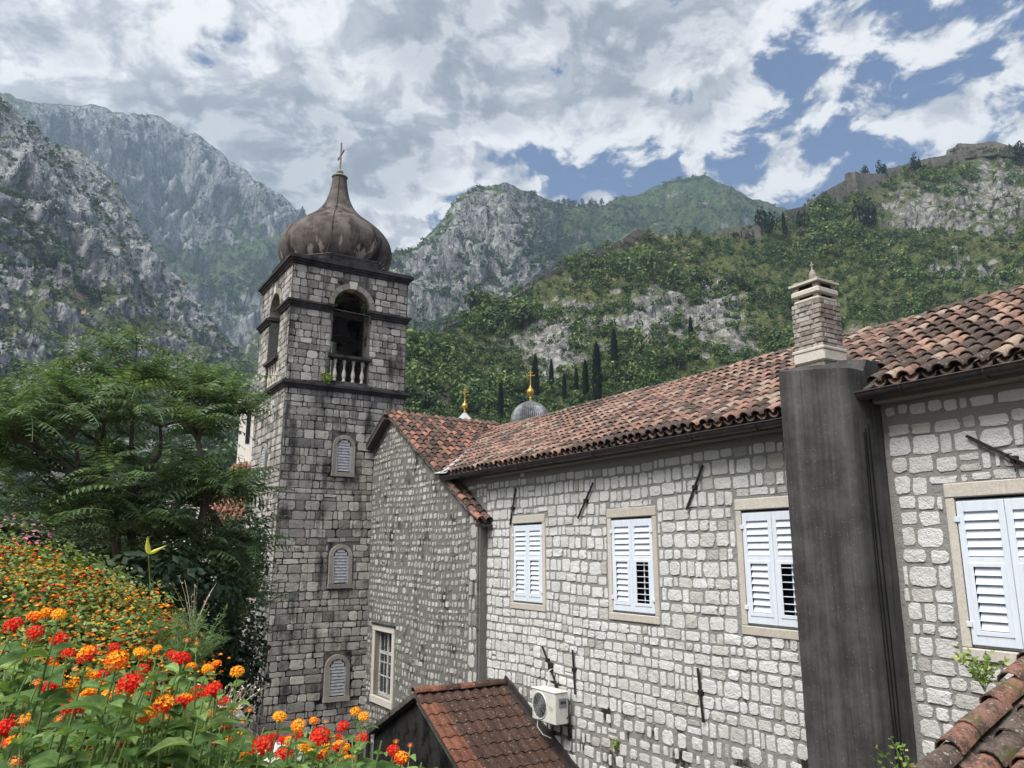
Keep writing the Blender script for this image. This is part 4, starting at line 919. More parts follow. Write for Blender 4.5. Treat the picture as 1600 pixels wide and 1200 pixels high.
fi = MB(); fi.lathe([(.042, 3.60), (.046, 3.65), (.054, 3.68), (.048, 3.72), (.03, 3.76), (.012, 3.79), (.008, 3.80)], (cx_, cy_, 0), 12); fo = fi.build('finial', M['trim_grey'], pier, True)
fc = MB(); fc.box((cx_ - .008, cy_ - .008, 3.79), (cx_ + .008, cy_ + .008, 3.90)); fc.box((cx_ - .03, cy_ - .007, 3.845), (cx_ + .03, cy_ + .007, 3.86)); fc.build('cross', M['trim_grey'], pier)
# ------------------------------------------------------------------ gabled wing
wing = thing('gabled_wing', (18.5, -2, -8), 'gabled wing of small rubble stones between house and bell tower', 'house')
WO = .23; PK = (20.88, 3.91); WA = 15.62; WB = 22.17
gz = lambda s: 3.86 - .587 * abs(20.88 - s)
wn = (20.30, 21.52, -3.86, -2.14)                            # window opening
g_ = MB()
g_.prism([(WA, Z0), (WB, Z0), (WB, wn[2]), (WA, wn[2])], 1, -3, WO)
g_.prism([(WA, wn[2]), (wn[0], wn[2]), (wn[0], wn[3]), (WA, wn[3])], 1, -3, WO); g_.prism([(wn[1], wn[2]), (WB, wn[2]), (WB, wn[3]), (wn[1], wn[3])], 1, -3, WO)
g_.prism([(WA, wn[3]), (WB, wn[3]), (WB, gz(WB)), (20.88, 3.86), (WA, gz(WA))], 1, -3, WO)
gw = g_.build('gable_wall', M['mortar_rubble'], wing)
rr = random.Random(12)
ins = lambda q: q[1] + q[3] / 2 < gz(q[0] + (q[2] if q[0] < 20.88 else -q[2]) * -.5) - .12 and rr.random() < (.97 if q[0] < 16.3 else .86)
st = lay(16.02, WB - .03, -5.2, 3.8, (.13, .21), (.10, .27), .042, [(wn[0] - .2, wn[1] + .2, wn[2] - .25, wn[3] + .22)], ins, rr)
st = [(u, v, w_ * rr.uniform(.55, 1.0), h * rr.uniform(.6, 1.)) for u, v, w_, h in st]
qu = lay(WA + .01, 16.02, -5.2, .86, (.24, .38), (.30, .40), .05, [], None, rr)          # corner stones
masonry(wing, [(FAC(WO), st, gw), (FAC(WO), qu, gw)], 'rubble', 15, 300, (.0, 1., .55), (.004, .018), 2.3, 10)
# tall window
part = MB().box((wn[0], -.10, wn[2]), (wn[1], -.08, wn[3])).build('window', M['dark_inside'], wing)
MB().bbox((wn[0] - .16, WO - .15, wn[3]), (wn[1] + .16, WO + .04, wn[3] + .17), .012, .9).build('lintel', M['trim'], part)
MB().bbox((wn[0] - .19, WO - .15, wn[3] + .172), (wn[1] + .19, WO + .08, wn[3] + .215), .012).build('drip_mould', M['cornice'], part)
MB().bbox((wn[0] - .16, WO - .15, wn[2]), (wn[0], WO + .03, wn[3] - .002), .012, .8).build('jamb', M['trim'], part); MB().bbox((wn[1], WO - .15, wn[2]), (wn[1] + .16, WO + .03, wn[3] - .002), .012, .6).build('jamb', M['trim'], part)
MB().bbox((wn[0] - .16, WO - .15, wn[2] - .2), (wn[1] + .16, WO + .05, wn[2] - .002), .012, .7).build('sill', M['trim'], part)
fr = MB(); fo_ = .03; a, b, c, d_ = wn; zt_ = c + (d_ - c) * .66
for lo, hi in (((a, 0), (a + .07, 1)), ((b - .07, 0), (b, 1))): fr.box((lo[0], fo_, c), (hi[0], fo_ + .06, d_))
for z in (c, zt_ - .04, d_ - .07): fr.box((a + .07, fo_, z), (b - .07, fo_ + .06, z + .08))
mid = (a + b) / 2; fr.box((mid - .04, fo_, c + .08), (mid + .04, fo_ + .065, d_ - .07))
fr.build('window_frame', M['paint_old'], part)
for (p0, p1) in ((a + .07, mid - .04), (mid + .04, b - .07)):
    for (q0, q1) in ((c + .08, zt_ - .04), (zt_ + .04, d_ - .07)):
        MB().box((p0, fo_ + .02, q0), (p1, fo_ + .028, q1)).build('pane', M['glass'], part)
    for z in (c + .5, c + .86): MB().box((p0, fo_ + .015, z), (p1, fo_ + .05, z + .03)).build('glazing_bar', M['paint_old'], part)
    MB().box(((p0 + p1) / 2 - .012, fo_ + .014, c + .08), ((p0 + p1) / 2 + .012, fo_ + .045, d_ - .07)).build('glazing_bar', M['paint_old'], part)
# wing roof
wt = lambda r: r.choice([r.uniform(.0, .4), r.uniform(.3, .7), r.uniform(.2, .6), r.uniform(.7, 1.)])
dk = MB(); sp_ = 1 / math.hypot(1, .587)
R1 = [(15.42, .36), (20.88, .36), (20.88, -5.), (15.42, -5.)]
def slab(mb, pts, zf, th=.09):
    t_ = [(s, o, zf(s, o)) for s, o in pts]; bq = [(s, o, z - th) for s, o, z in t_]; k = len(pts)
    mb.add(t_ + bq, [tuple(range(k)), tuple(range(2 * k - 1, k - 1, -1))] + [(i, (i + 1) % k, k + (i + 1) % k, k + i) for i in range(k)])
slab(dk, [(15.42, .30), (16.9, .30), (16.9, .004), (15.42, .004)], lambda s, o: zwing(s) - .002)
slab(dk, [(16.9, .30), (20.88, .30), (20.88, -5.), (20.3, -3.1), (17.0, .22), (16.9, .22)], lambda s, o: zwing(s) - .002)
slab(dk, [(20.885, .30), (22.17, .30), (22.17, -5.), (20.885, -5.)], lambda s, o: zwing(s) - .002)
wr_ = dk.build('roof', M['wood_dark'], wing)
def keepw(s, o, z):
    if s < 16.85: return o > .06
    return z > zmain(s, o) - .02 or o > .36
roof(wr_, 'tile_wing', (15.38, .40, zwing(15.38)), (0, -1, 0), (sp_, 0, .587 * sp_), 5.2, (20.88 - 15.38) / sp_, keepw, 61, wt, limit=300)
ridge_tiles(wr_, 'tile_wing', (20.88, .36, 3.95), (20.88, -4.0, 3.95), 63, lambda r: r.uniform(0, .5), .10)
mortar_bed(wr_, (20.88, .34, 3.95), (20.88, -4.0, 3.95), .085, .1, 64)
mortar_bed(wr_, (15.6, .30, zwing(15.6) - .02), (20.85, .30, zwing(20.85) - .02), .05, .1, 65, 'coping', 'verge_mortar')
bb = MB(); bar(bb, (20.90, .36, 3.90), (22.19, .36, 3.90 - .587 * 1.29), .24, .15, (0, 0, 1)); bb.build('bargeboard', M['wood_dark'], wing)
mb = MB(); bar(mb, (20.86, .40, 4.0), (22.19, .40, 4.0 - .587 * 1.33), .20, .05, (0, 0, 1)); mb.build('verge_slab', M['coping'], wing)
MB().bbox((WA - .045, -.02, Z0), (WA - .002, WO - .03, .80), .01).build('corner_strip', M['mortar_rubble'], wing)
q = MB(); bar(q, (15.36, .02, zwing(15.36) - .06), (15.36, .42, zwing(15.36) - .06), .10, .06); q.build('eave_gutter', M['gutter'], wing)

# ------------------------------------------------------------------ bell tower
tower = thing('bell_tower', (24.0, 1.13, -8), 'square weathered stone bell tower with dark cornices', 'tower')
S0, S1, O0, O1 = 22.2, 25.8, -.75, 3.05; ZL, ZM, ZT = 4.93, 7.47, 8.80
tin = .018
def flare(z): return .16 * max(0, min(1, (.5 - z) / 6.))       # battered foot
bd = MB(); lv = [Z0, -3, .5, ZL - .02]; V = []
for z in lv: f_ = flare(z); V += [(S0 + tin - f_, O0 - f_, z), (S1 + f_, O0 - f_, z), (S1 + f_, O1 - tin + f_, z), (S0 + tin - f_, O1 - tin + f_, z)]
bd.add(V, [(i * 4 + j, i * 4 + (j + 1) % 4, (i + 1) * 4 + (j + 1) % 4, (i + 1) * 4 + j) for i in range(3) for j in range(4)] + [(0, 1, 2, 3), (12, 13, 14, 15)])
body = bd.build('shaft', M['mortar_tower'], tower)
# belfry walls: front and left with arched openings
FO0, FO1, FZ0, FZS, FR_ = .52, 1.72, 5.12, 7.52, .60       # front opening, springing level, arch radius
fc_ = (FO0 + FO1) / 2
def arch_poly(u0, u1, zs, n_=12): c_ = (u0 + u1) / 2; r_ = (u1 - u0) / 2; return [(c_ + r_ * math.cos(a), zs + r_ * math.sin(a)) for a in np.linspace(0, math.pi, n_ + 1)]
def arch_wall(mb, mp, u0, u1, z0, z1, a0, a1, zb, zs, th):
    """wall with one arched opening, as blocks: mp(u, v, depth)"""
    def blk(poly):
        k = len(poly); V = [mp(u, v, 0) for u, v in poly] + [mp(u, v, -th) for u, v in poly]
        mb.add(V, [tuple(range(k)), tuple(range(2 * k - 1, k - 1, -1))] + [(i, (i + 1) % k, k + (i + 1) % k, k + i) for i in range(k)])
    blk([(u0, z0), (a0, z0), (a0, zs), (u0, zs)]); blk([(a1, z0), (u1, z0), (u1, zs), (a1, zs)])
    if zb > z0 + .01: blk([(a0, z0), (a1, z0), (a1, zb), (a0, zb)])
    ar = arch_poly(a0, a1, zs); c_ = (a0 + a1) / 2
    pts = [(u1, zs)] + [(u1, z1)] + [(u0, z1)] + [(u0, zs)]
    for i in range(len(ar) - 1):
        p, q = ar[i], ar[i + 1]; ux = lambda t_: u1 + (u0 - u1) * t_ / (len(ar) - 1)
        blk([p, (ux(i), z1), (ux(i + 1), z1), q])
    blk([ar[0], (u1, zs), (u1, z1)]); blk([ar[-1], (u0, z1), (u0, zs)])
bf = MB(); ti = .018
arch_wall(bf, lambda u, v, dp: (S0 + ti - dp, u, v), O0, O1 - ti, ZL + .02, ZT, FO0, FO1, FZ0, FZS, .55)
LO0, LO1 = 23.35, 24.60
arch_wall(bf, lambda u, v, dp: (u, O1 - ti + dp, v), S0 + .57, S1, ZL + .02, ZT, LO0, LO1, FZ0, FZS, .55)
arch_wall(bf, lambda u, v, dp: (u, O0 - dp, v), S0 + .57, S1, ZL + .02, ZT, LO0, LO1, FZ0, FZS, .5)
arch_wall(bf, lambda u, v, dp: (S1 + dp, u, v), O0 + .51, O1 - .6, ZL + .02, ZT, FO0, FO1, FZ0, FZS, .5)
bf.box((S0 + .57, O0 + .5, ZL + .02), (S1 - .5, O1 - .6, ZL + .15)); bf.box((S0 + .57, O0 + .5, 8.5), (S1 - .5, O1 - .6, ZT))
belf = bf.build('belfry', M['mortar_tower'], tower)
rr = random.Random(30); TW = [(1.18, 2.36, 1.00, .46), (1.13, -.86, 1.00, .46), (1.11, -3.92, 1.00, .46)]   # small windows: centre, sill z, height, width
hl = [(c - w_ / 2 - .14, c + w_ / 2 + .14, z - .15, z + h + .16) for c, z, h, w_ in TW]
LW = [(24.1, 2.2, 1.0, .46), (24.1, -.9, 1.0, .46)]
hll = [(c - w_ / 2 - .17, c + w_ / 2 + .17, z - .17, z + h + .20) for c, z, h, w_ in LW]
stF = lay(O0 + .02, O1 - .02, -5.2, ZL - .12, (.14, .29), (.13, .50), .024, hl, None, rr)
stL = lay(S0 + .05, S1 - .02, -5.2, ZL - .12, (.14, .29), (.13, .50), .024, hll, None, rr)
mF = lambda u, v, dp: (S0 + tin - dp - flare(v), u + (u - 1.15) / 1.9 * flare(v), v); mL = lambda u, v, dp: (u + (u - 24) / 1.8 * flare(v), O1 - tin + dp + flare(v), v)
def archhole(a0, a1, zs, R): return lambda q: not ((q[0] - (a0 + a1) / 2) ** 2 + (q[1] - zs) ** 2 < (R + q[2] * .3) ** 2 and q[1] > zs - .05)
R_a = FR_ + .17
b1 = lay(O0 + .02, O1 - .02, ZL + .10, ZM - .24, (.17, .26), (.17, .45), .022, [(FO0 - .02, FO1 + .02, ZL, ZM + .1)], None, rr)
b2 = lay(O0 + .02, O1 - .02, ZM + .02, ZT - .12, (.2, .3), (.2, .42), .026, [(FO0 - .16, FO1 + .16, ZM, FZS + .05)], archhole(FO0, FO1, FZS, R_a + .02), rr)
b3 = lay(S0 + .03, S1 - .02, ZL + .10, ZM - .24, (.17, .26), (.17, .45), .022, [(LO0 - .02, LO1 + .02, ZL, ZM + .1)], None, rr)
b4 = lay(S0 + .03, S1 - .02, ZM + .02, ZT - .12, (.2, .3), (.2, .42), .026, [(LO0 - .16, LO1 + .16, ZM, FZS + .05)], archhole(LO0, LO1, FZS, R_a + .04), rr)
bmF = lambda u, v, dp: (S0 + ti - dp, u, v); bmL = lambda u, v, dp: (u, O1 - ti + dp, v)
masonry(tower, [(mF, stF, body), (mL, stL, body), (bmF, b1, belf), (bmF, b2, belf), (bmL, b3, belf), (bmL, b4, belf)], 'ashlar', 35, 300, (.0, 1., .5), (.004, .020), 3.6, 12, warp=.012)
# arch rings with keystones
for (mp, a0, a1) in ((bmF, FO0, FO1), (bmL, LO0, LO1)):
    c_ = (a0 + a1) / 2; ri, ro = (a1 - a0) / 2 - .012, (a1 - a0) / 2 + .155; nv = 9
    for i in range(nv):
        t0, t1 = math.pi * (i + .03) / nv, math.pi * (i + .97) / nv; key = i == nv // 2; d0, d1 = -.3, .035 + (.03 if key else 0); ro_ = ro + (.07 if key else 0)
        A_ = np.linspace(t0, t1, 4); P_ = [(c_ + ri * math.cos(a), FZS + ri * math.sin(a)) for a in A_] + [(c_ + ro_ * math.cos(a), FZS + ro_ * math.sin(a)) for a in A_[::-1]]
        k = len(P_); MB().add([mp(u, v, d1) for u, v in P_] + [mp(u, v, d0) for u, v in P_], [tuple(range(k)), tuple(range(2 * k - 1, k - 1, -1))] + [(j, (j + 1) % k, k + (j + 1) % k, k + j) for j in range(k)], .95 if key else random.uniform(.2, .8)).build('arch_stone', M['trim'] if key else M['trim_grey'], belf)
# cornices
def cornice(z0, steps, name, gaps=None, ex=0):
    """steps: (dz0, dz1, projection); rings round the tower, broken at the openings when gaps are given"""
    mb = MB()
    for (a, b, pj) in steps:
        if gaps is None:
            s0, s1, o0, o1 = S0 - pj, S1 + pj, O0 - pj, O1 + pj
            for lo, hi in (((s0, o0), (S0 + .2, o1)), ((S1 - .2, o0), (s1, o1)), ((S0 + .2, o0), (S1 - .2, O0 + .2)), ((S0 + .2, O1 - .2), (S1 - .2, o1))): mb.box((*lo, z0 + a), (*hi, z0 + b))
        else:
            m1, m2 = gaps; m1.box((S0 - pj, O0 - pj, z0 + a), (S0 + .3, FO0 - .03 + pj * .5, z0 + b)); mb.box((S0 - pj, FO1 + .03 - pj * .5, z0 + a), (S0 + .3, O1 + pj, z0 + b))
            mb.box((S0 + .3, O1 - .3, z0 + a), (LO0 - .03 + pj * .5, O1 + pj, z0 + b)); m2.box((LO1 + .03 - pj * .5, O1 - .3, z0 + a), (S1 + pj, O1 + pj, z0 + b))
    for q in [mb] + (list(gaps) if gaps else []): q.build(name, M['cornice'], tower)
cornice(ZL, [(-.16, -.10, .04), (-.10, -.045, .075), (-.045, .03, .125)], 'lower_cornice')
cornice(ZM, [(-.20, -.13, .03), (-.13, -.06, .065), (-.06, .0, .115)], 'impost_cornice', (MB(), MB()))
cornice(ZT, [(-.18, -.10, .04), (-.10, -.03, .085), (-.03, .06, .14)], 'top_cornice')
MB().box((S0 - .10, O0 - .10, ZT + .055), (S1 + .10, O1 + .10, ZT + .10)).build('roof_slab', M['cornice'], tower)
# balustrades
def balust(mp, a0, a1, nm):
    q = MB(); P_ = [(a0 - .14, 5.84), (a1 + .14, 5.84), (a1 + .14, 5.93), (a0 - .14, 5.93)]
    for (z0, z1, pj, ex_) in ((5.80, 5.85, .05, .05), (5.85, 5.935, .10, .12)):
        V = [mp(u, z, d_) for d_ in (-.22, pj) for u, z in ((a0 - ex_, z0), (a1 + ex_, z0), (a1 + ex_, z1), (a0 - ex_, z1))]
        q.add(V, [(0, 1, 2, 3), (7, 6, 5, 4), (0, 4, 5, 1), (1, 5, 6, 2), (2, 6, 7, 3), (3, 7, 4, 0)])
    rl_ = q.build('rail', M['cornice'], tower)
    n_ = 4; prof = [(.055, 0), (.055, .05), (.035, .07), (.06, .16), (.066, .24), (.04, .36), (.03, .42), (.04, .46), (.03, .50), (.045, .58), (.055, .62), (.055, .67)]
    for i in range(n_):
        u = a0 + (a1 - a0) * (i + .5) / n_; c_ = mp(u, 5.13, -.06); MB().lathe(prof, c_, 10, .85).build('baluster', M['trim'], tower, True)
balust(bmF, FO0 + .02, FO1 - .02, 'f'); balust(bmL, LO0 + .02, LO1 - .02, 'l')
# louvred slit windows
def slit(mp, c, z, h, w_, seed):
    r = random.Random(seed); zs = z + h - w_ / 2
    q = MB(); P_ = [(c - w_ / 2, z), (c + w_ / 2, z)] + arch_poly(c - w_ / 2, c + w_ / 2, zs, 8)[0:]; k = len(P_)
    V = [mp(u, v, .02) for u, v in P_] + [mp(u, v, -.05) for u, v in P_]
    part = q.add(V, [tuple(range(k)), tuple(range(2 * k - 1, k - 1, -1))] + [(j, (j + 1) % k, k + (j + 1) % k, k + j) for j in range(k)]).build('slit_window', M['dark_inside'], tower)
    def blk(poly, d0, d1, nm, tn):
        k = len(poly); MB().add([mp(u, v, d1) for u, v in poly] + [mp(u, v, d0) for u, v in poly], [tuple(range(k)), tuple(range(2 * k - 1, k - 1, -1))] + [(j, (j + 1) % k, k + (j + 1) % k, k + j) for j in range(k)], tn).build(nm, M['trim_grey'], part)
    e_ = .115
    for sg in (-1, 1): a = c + sg * w_ / 2; blk([(min(a, a + sg * e_), z), (max(a, a + sg * e_), z), (max(a, a + sg * e_), zs), (min(a, a + sg * e_), zs)], -.04, .065, 'jamb', r.uniform(.3, 1))
    blk([(c - w_ / 2 - e_ - .01, z - .13), (c + w_ / 2 + e_ + .01, z - .13), (c + w_ / 2 + e_ + .01, z - .004), (c - w_ / 2 - e_ - .01, z - .004)], -.04, .085, 'sill', r.uniform(.3, .9))
    for i in range(3):
        A_ = np.linspace(math.pi * (i + .01) / 3, math.pi * (i + .99) / 3, 6); ri, ro = w_ / 2, w_ / 2 + e_
        blk([(c + ri * math.cos(a), zs + ri * math.sin(a)) for a in A_] + [(c + ro * math.cos(a), zs + ro * math.sin(a)) for a in A_[::-1]], -.04, .066, 'arch_stone', r.uniform(.3, 1))
    n_ = 11; fw = w_ / 2 - .035
    for i in range(n_):
        zz_ = z + .03 + (h - .06) * (i + .5) / n_; p_ = (h - .06) / n_; hw = fw if zz_ < zs else math.sqrt(max(.0001, fw ** 2 - (zz_ - zs) ** 2))
        if hw < .05: continue
        a_ = [mp(c + u, zz_ + v, d_) for u in (-hw, hw) for v, d_ in ((.62 * p_, .030), (-.46 * p_, .052), (-.5 * p_, .047), (.56 * p_, .024))]
        MB().add(a_, [(0, 1, 2, 3), (7, 6, 5, 4), (0, 4, 5, 1), (1, 5, 6, 2), (2, 6, 7, 3), (3, 7, 4, 0)]).build('slat', M['paint_grey'], part)
    for sg in (-1, 1):
        u0, u1 = sorted((c + sg * w_ / 2, c + sg * (w_ / 2 - .03))); V = [mp(u, v, d_) for d_ in (.021, .062) for u, v in ((u0, z), (u1, z), (u1, zs), (u0, zs))]
        MB().add(V, [(0, 1, 2, 3), (7, 6, 5, 4), (0, 4, 5, 1), (1, 5, 6, 2), (2, 6, 7, 3), (3, 7, 4, 0)]).build('stile', M['paint_grey'], part)
for i, (c, z, h, w_) in enumerate(TW): slit(mF, c, z, h, w_, 70 + i)
for i, (c, z, h, w_) in enumerate(LW): slit(mL, c, z, h, w_, 80 + i)
# octagonal drum, onion dome, cross
cs, co = (S0 + S1) / 2, (O0 + O1) / 2
MB().lathe([(2.02, ZT + .10), (2.02, ZT + .30), (1.96, ZT + .33), (1.6, ZT + .36)], (cs, co, 0), 8, .5, rot=math.pi / 8).build('drum', M['cornice'], tower)
q = MB(); q.tube([(cs + 2.03 * math.cos(a), co + 2.03 * math.sin(a), ZT + .335) for a in np.linspace(0, 2 * math.pi, 9) + math.pi / 8], .022, 5); q.build('drum_edge', M['gutter'], tower)
prof = [(1.45, 9.08), (1.62, 9.2), (1.78, 9.45), (1.865, 9.72), (1.885, 9.95), (1.84, 10.2), (1.72, 10.43), (1.52, 10.66), (1.26, 10.88), (.98, 11.08), (.74, 11.3), (.56, 11.52), (.43, 11.76), (.345, 12.02), (.285, 12.3), (.25, 12.58), (.235, 12.72), (.10, 12.74)]
pr_ = np.array(prof); tt_ = np.linspace(0, len(pr_) - 1, 60); pr2 = np.stack([np.interp(tt_, np.arange(len(pr_)), pr_[:, k]) for k in (0, 1)], -1)
for _ in range(3): pr2[1:-1] = (pr2[:-2] + 2 * pr2[1:-1] + pr2[2:]) / 4
dome = MB().lathe(pr2, (cs, co, 0), 72).build('onion_dome', M['dome_skin'], tower, 'all', label='brown weathered onion dome with peeling pale patches')
MB().lathe([(.26, 12.70), (.28, 12.73), (.25, 12.77), (.12, 12.80), (.09, 12.86), (.12, 12.92), (.09, 12.98), (.05, 13.02)], (cs, co, 0), 16).build('neck_cap', M['trim_grey'], dome, True)
c_ = MB(); bar(c_, (cs, co, 12.95), (cs - .05, co + .02, 14.02), .05, .05, (0, 1, 0)); bar(c_, (cs - .30, co, 13.63), (cs - .026, co, 13.59), .05, .05); bar(c_, (cs + .026, co, 13.58), (cs + .30, co, 13.54), .05, .05); c_.build('cross', M['rust_cross'], dome)
def on_dome(z, az, ex=.015): r_ = np.interp(z, pr2[:, 1], pr2[:, 0]) + ex; return (cs + r_ * math.cos(az), co + r_ * math.sin(az), z)
az = math.atan2(.42, -1.0)
wire = MB(); wire.tube([on_dome(z, az) for z in np.linspace(12.7, 9.9, 26)] + [(S0 - .14, co + .95, 9.0), (S0 - .16, co + .95, 8.7), (S0 - .05, co + .95, 8.3), (S0 - .05, co + .95, -5.)], .010, 5); wire.build('lightning_wire', M['iron'], dome)
# bell with its beam
bell = thing('bell', (24.0, 1.13, 6.9), 'dark bronze bell hanging in the belfry arch', 'bell')
MB().lathe([(.42, 6.75), (.40, 6.82), (.30, 7.0), (.25, 7.2), (.21, 7.36), (.10, 7.42), (.05, 7.5)], (23.3, 1.13, 0), 20).build('bell_body', M['iron'], bell, True)
MB().box((23.2, -.2, 7.48), (23.4, 2.5, 7.62)).build('beam', M['wood_dark'], bell)
q = MB(); bar(q, (S0 + .1, FO0, 7.36), (S0 + .1, FO1, 7.40), .03, .03); q.build('tie_rod', M['wood_dark'], bell)
# small ball hanging below the cornice corner
pend = thing('hanging_ball', (S0 - .06, O0 - .12, 3.95), 'small dark ball on a rod at the tower corner above the wing roof', 'ball')
q = MB(); q.tube([(S0 - .06, O0 - .12, 5.6), (S0 - .06, O0 - .12, 4.1)], .012, 5); q.build('rod', M['iron'], pend)
MB().lathe([(.01, -.12), (.06, -.10), (.10, -.05), (.115, 0), (.10, .05), (.06, .10), (.01, .12)], (S0 - .06, O0 - .12, 4.02), 12).build('ball', M['iron'], pend, True)
# ------------------------------------------------------------------ low annex with interlocking tiles
annex = thing('tiled_annex', (14.2, 1.06, -8), 'low annex with brown wavy tile roof and blackened rendered gable', 'annex')
AS, AZ, AO = 14.70, -2.72, 2.12; asl = .50; asr = .47
az_ = lambda s: AZ - (asl * (AS - s) if s < AS else asr * (s - AS))
g_ = MB(); lo_s, hi_s = 11.3, 16.95
g_.prism([(lo_s, Z0), (hi_s, Z0), (hi_s, az_(hi_s) - .1), (AS, AZ - .1), (lo_s, az_(lo_s) - .1)], 1, .24, AO - .08); g_.build('gable_wall', M['render_black'], annex)
q = MB(); bar(q, (AS + .02, AO - .02, AZ - .02), (hi_s + .1, AO - .02, az_(hi_s + .1) - .02), .16, .10); q.build('verge_coping', M['coping'], annex)
q = MB(); bar(q, (AS - .02, AO - .08, AZ - .10), (lo_s, AO - .08, az_(lo_s) - .10), .10, .16); q.build('verge_band', M['coping'], annex)
dk = MB(); slab(dk, [(lo_s, AO), (AS, AO), (AS, .005), (lo_s, .005)], lambda s, o: az_(s) - .03, .06); slab(dk, [(AS + .003, AO), (hi_s, AO), (hi_s, .26), (AS + .003, .26)], lambda s, o: az_(s) - .03, .06)
ar = dk.build('roof', M['wood_dark'], annex)
def wave_tile(tint, w_=.212, L=.40, h=.038, seg=8):
    mb = MB(); V = []; xs = np.linspace(0, w_ + .02, seg + 1)
    pf = lambda x: h * (math.sin(2 * math.pi * x / w_ - .6) * .5 + .5) ** 1.15
    for y, zz_ in ((0, .022), (L * .5, .011), (L, 0)):
        for x in xs: V.append((x, y, zz_ + pf(x)))
    for x in xs: V.append((x, .0, .022 + pf(x) - .017))
    n_ = seg + 1; f = [(i * n_ + j, i * n_ + j + 1, (i + 1) * n_ + j + 1, (i + 1) * n_ + j) for i in range(2) for j in range(seg)] + [(3 * n_ + j, 3 * n_ + j + 1, j + 1, j) for j in range(seg)]
    mb.add(V, f, tint); return mb
r = random.Random(90); wm = []
for i in range(10):
    me = wave_tile(r.uniform(.1, .6)).mesh('tile'); me.materials.append(M['tile_annex']); me.shade_smooth(); me.set_sharp_from_angle(angle=math.radians(50)); wm.append(me)
wo = []
for i in range(4):
    me = wave_tile(r.uniform(.8, 1.)).mesh('tile'); me.materials.append(M['tile_annex']); me.shade_smooth(); me.set_sharp_from_angle(angle=math.radians(50)); wo.append(me)
ca = 1 / math.hypot(1, asl); B = basis((AS - 3.5, AO + .03, az_(AS - 3.5)), (0, -1, 0), (ca, 0, asl * ca)); n_ = int((AO) / .212)
for i in range(n_ + 1):
    for j in range(12):
        u, v = i * .212, 3.5 / ca - .33 * (j + 1) - .02
        if v < -.2: continue
        loc = np.eye(4); loc[:3, 3] = (u - .0 + r.uniform(-.006, .006), v + r.uniform(-.008, .008), .004 + r.uniform(0, .008)); a_ = r.uniform(-.012, .012); loc[0, 1] = -a_; loc[1, 0] = a_
        edge = i < 2 or i > n_ - 1
        place(r.choice(wo if edge and r.random() < .75 else wm), 'tile', ar, B @ loc)
ridge_tiles(ar, 'tile_annex', (AS, AO + .06, AZ + .045), (AS, .02, AZ + .045), 95, lambda r: r.choice([.9, .35, .2, .3]), .105, .40, .34)
fl = MB(); bar(fl, (AS + .05, .03, AZ + .12), (lo_s, .03, az_(lo_s) + .09), .05, .16, (0, 0, 1)); bar(fl, (AS + .05, .12, AZ + .055), (lo_s, .12, az_(lo_s) + .045), .16, .03, (0, 0, 1)); fl.build('wall_flashing', M['gutter'], annex)
q = MB(); q.tube([(16.95, AO + .05, az_(16.95) - .1), (16.95, AO + .05, Z0)], .05, 8); q.build('downpipe', M['gutter'], annex)

# ------------------------------------------------------------------ air conditioner
ac = thing('air_conditioner', (12.75, .28, -3.15), 'boxy white air conditioner unit fixed to the stone wall', 'air conditioner')
a0, a1, o0, o1, z0, z1 = 12.33, 13.10, .13, .43, -3.07, -2.52
MB().bbox((a0, o0, z0), (a1, o1, z1), .018).build('casing', M['ac_plastic'], ac)
MB().bbox((a0 - .012, o0 - .01, z1 - .004), (a1 + .012, o1 + .014, z1 + .022), .012).build('lid', M['ac_plastic'], ac)
fcx, fcz, fr_ = a1 - .27, (z0 + z1) / 2, .235
q = MB(); N_ = 28; V = [(fcx + rr_ * math.cos(a), o1 + dp, fcz + rr_ * math.sin(a)) for rr_, dp in ((fr_ + .012, .004), (fr_, .016), (fr_ - .02, .004)) for a in np.arange(N_) * 2 * math.pi / N_]
q.add(V, [(i * N_ + j, i * N_ + (j + 1) % N_, (i + 1) * N_ + (j + 1) % N_, (i + 1) * N_ + j) for i in range(2) for j in range(N_)]); q.build('fan_ring', M['ac_plastic'], ac, True)
q = MB(); q.add([(fcx + (fr_ - .015) * math.cos(a), o1 + .003, fcz + (fr_ - .015) * math.sin(a)) for a in np.arange(N_) * 2 * math.pi / N_], [tuple(range(N_))]); q.build('fan_opening', M['ac_dark'], ac)
q = MB()
for a in np.arange(5) * 2 * math.pi / 5:
    q.add([(fcx, o1 + .005, fcz), (fcx + .2 * math.cos(a), o1 + .006, fcz + .2 * math.sin(a)), (fcx + .2 * math.cos(a + .7), o1 + .012, fcz + .2 * math.sin(a + .7))], [(0, 1, 2)])
q.build('fan', M['cable_black'], ac, fixn=False)
q = MB()
for rr_ in np.linspace(.05, fr_ - .03, 7): q.tube([(fcx + rr_ * math.cos(a), o1 + .018, fcz + rr_ * math.sin(a)) for a in np.linspace(0, 2 * math.pi, 25)], .0035, 4, cap=False)
for a in np.arange(6) * math.pi / 6: bar(q, (fcx - fr_ * math.cos(a), o1 + .016, fcz - fr_ * math.sin(a)), (fcx + fr_ * math.cos(a), o1 + .016, fcz + fr_ * math.sin(a)), .007, .005, (0, 1, 0))
q.build('fan_grille', M['ac_grille'], ac)
q = MB(); q.bbox((a0 - .012, o0 + .05, z0 + .30), (a0 - .002, o0 + .22, z0 + .46), .004); q.build('service_cover', M['ac_grille'], ac)
q = MB(); q.box((a0 - .016, o0 + .07, z0 + .36), (a0 - .0125, o0 + .19, z0 + .41)); q.build('rating_plate', M['ac_dark'], ac)
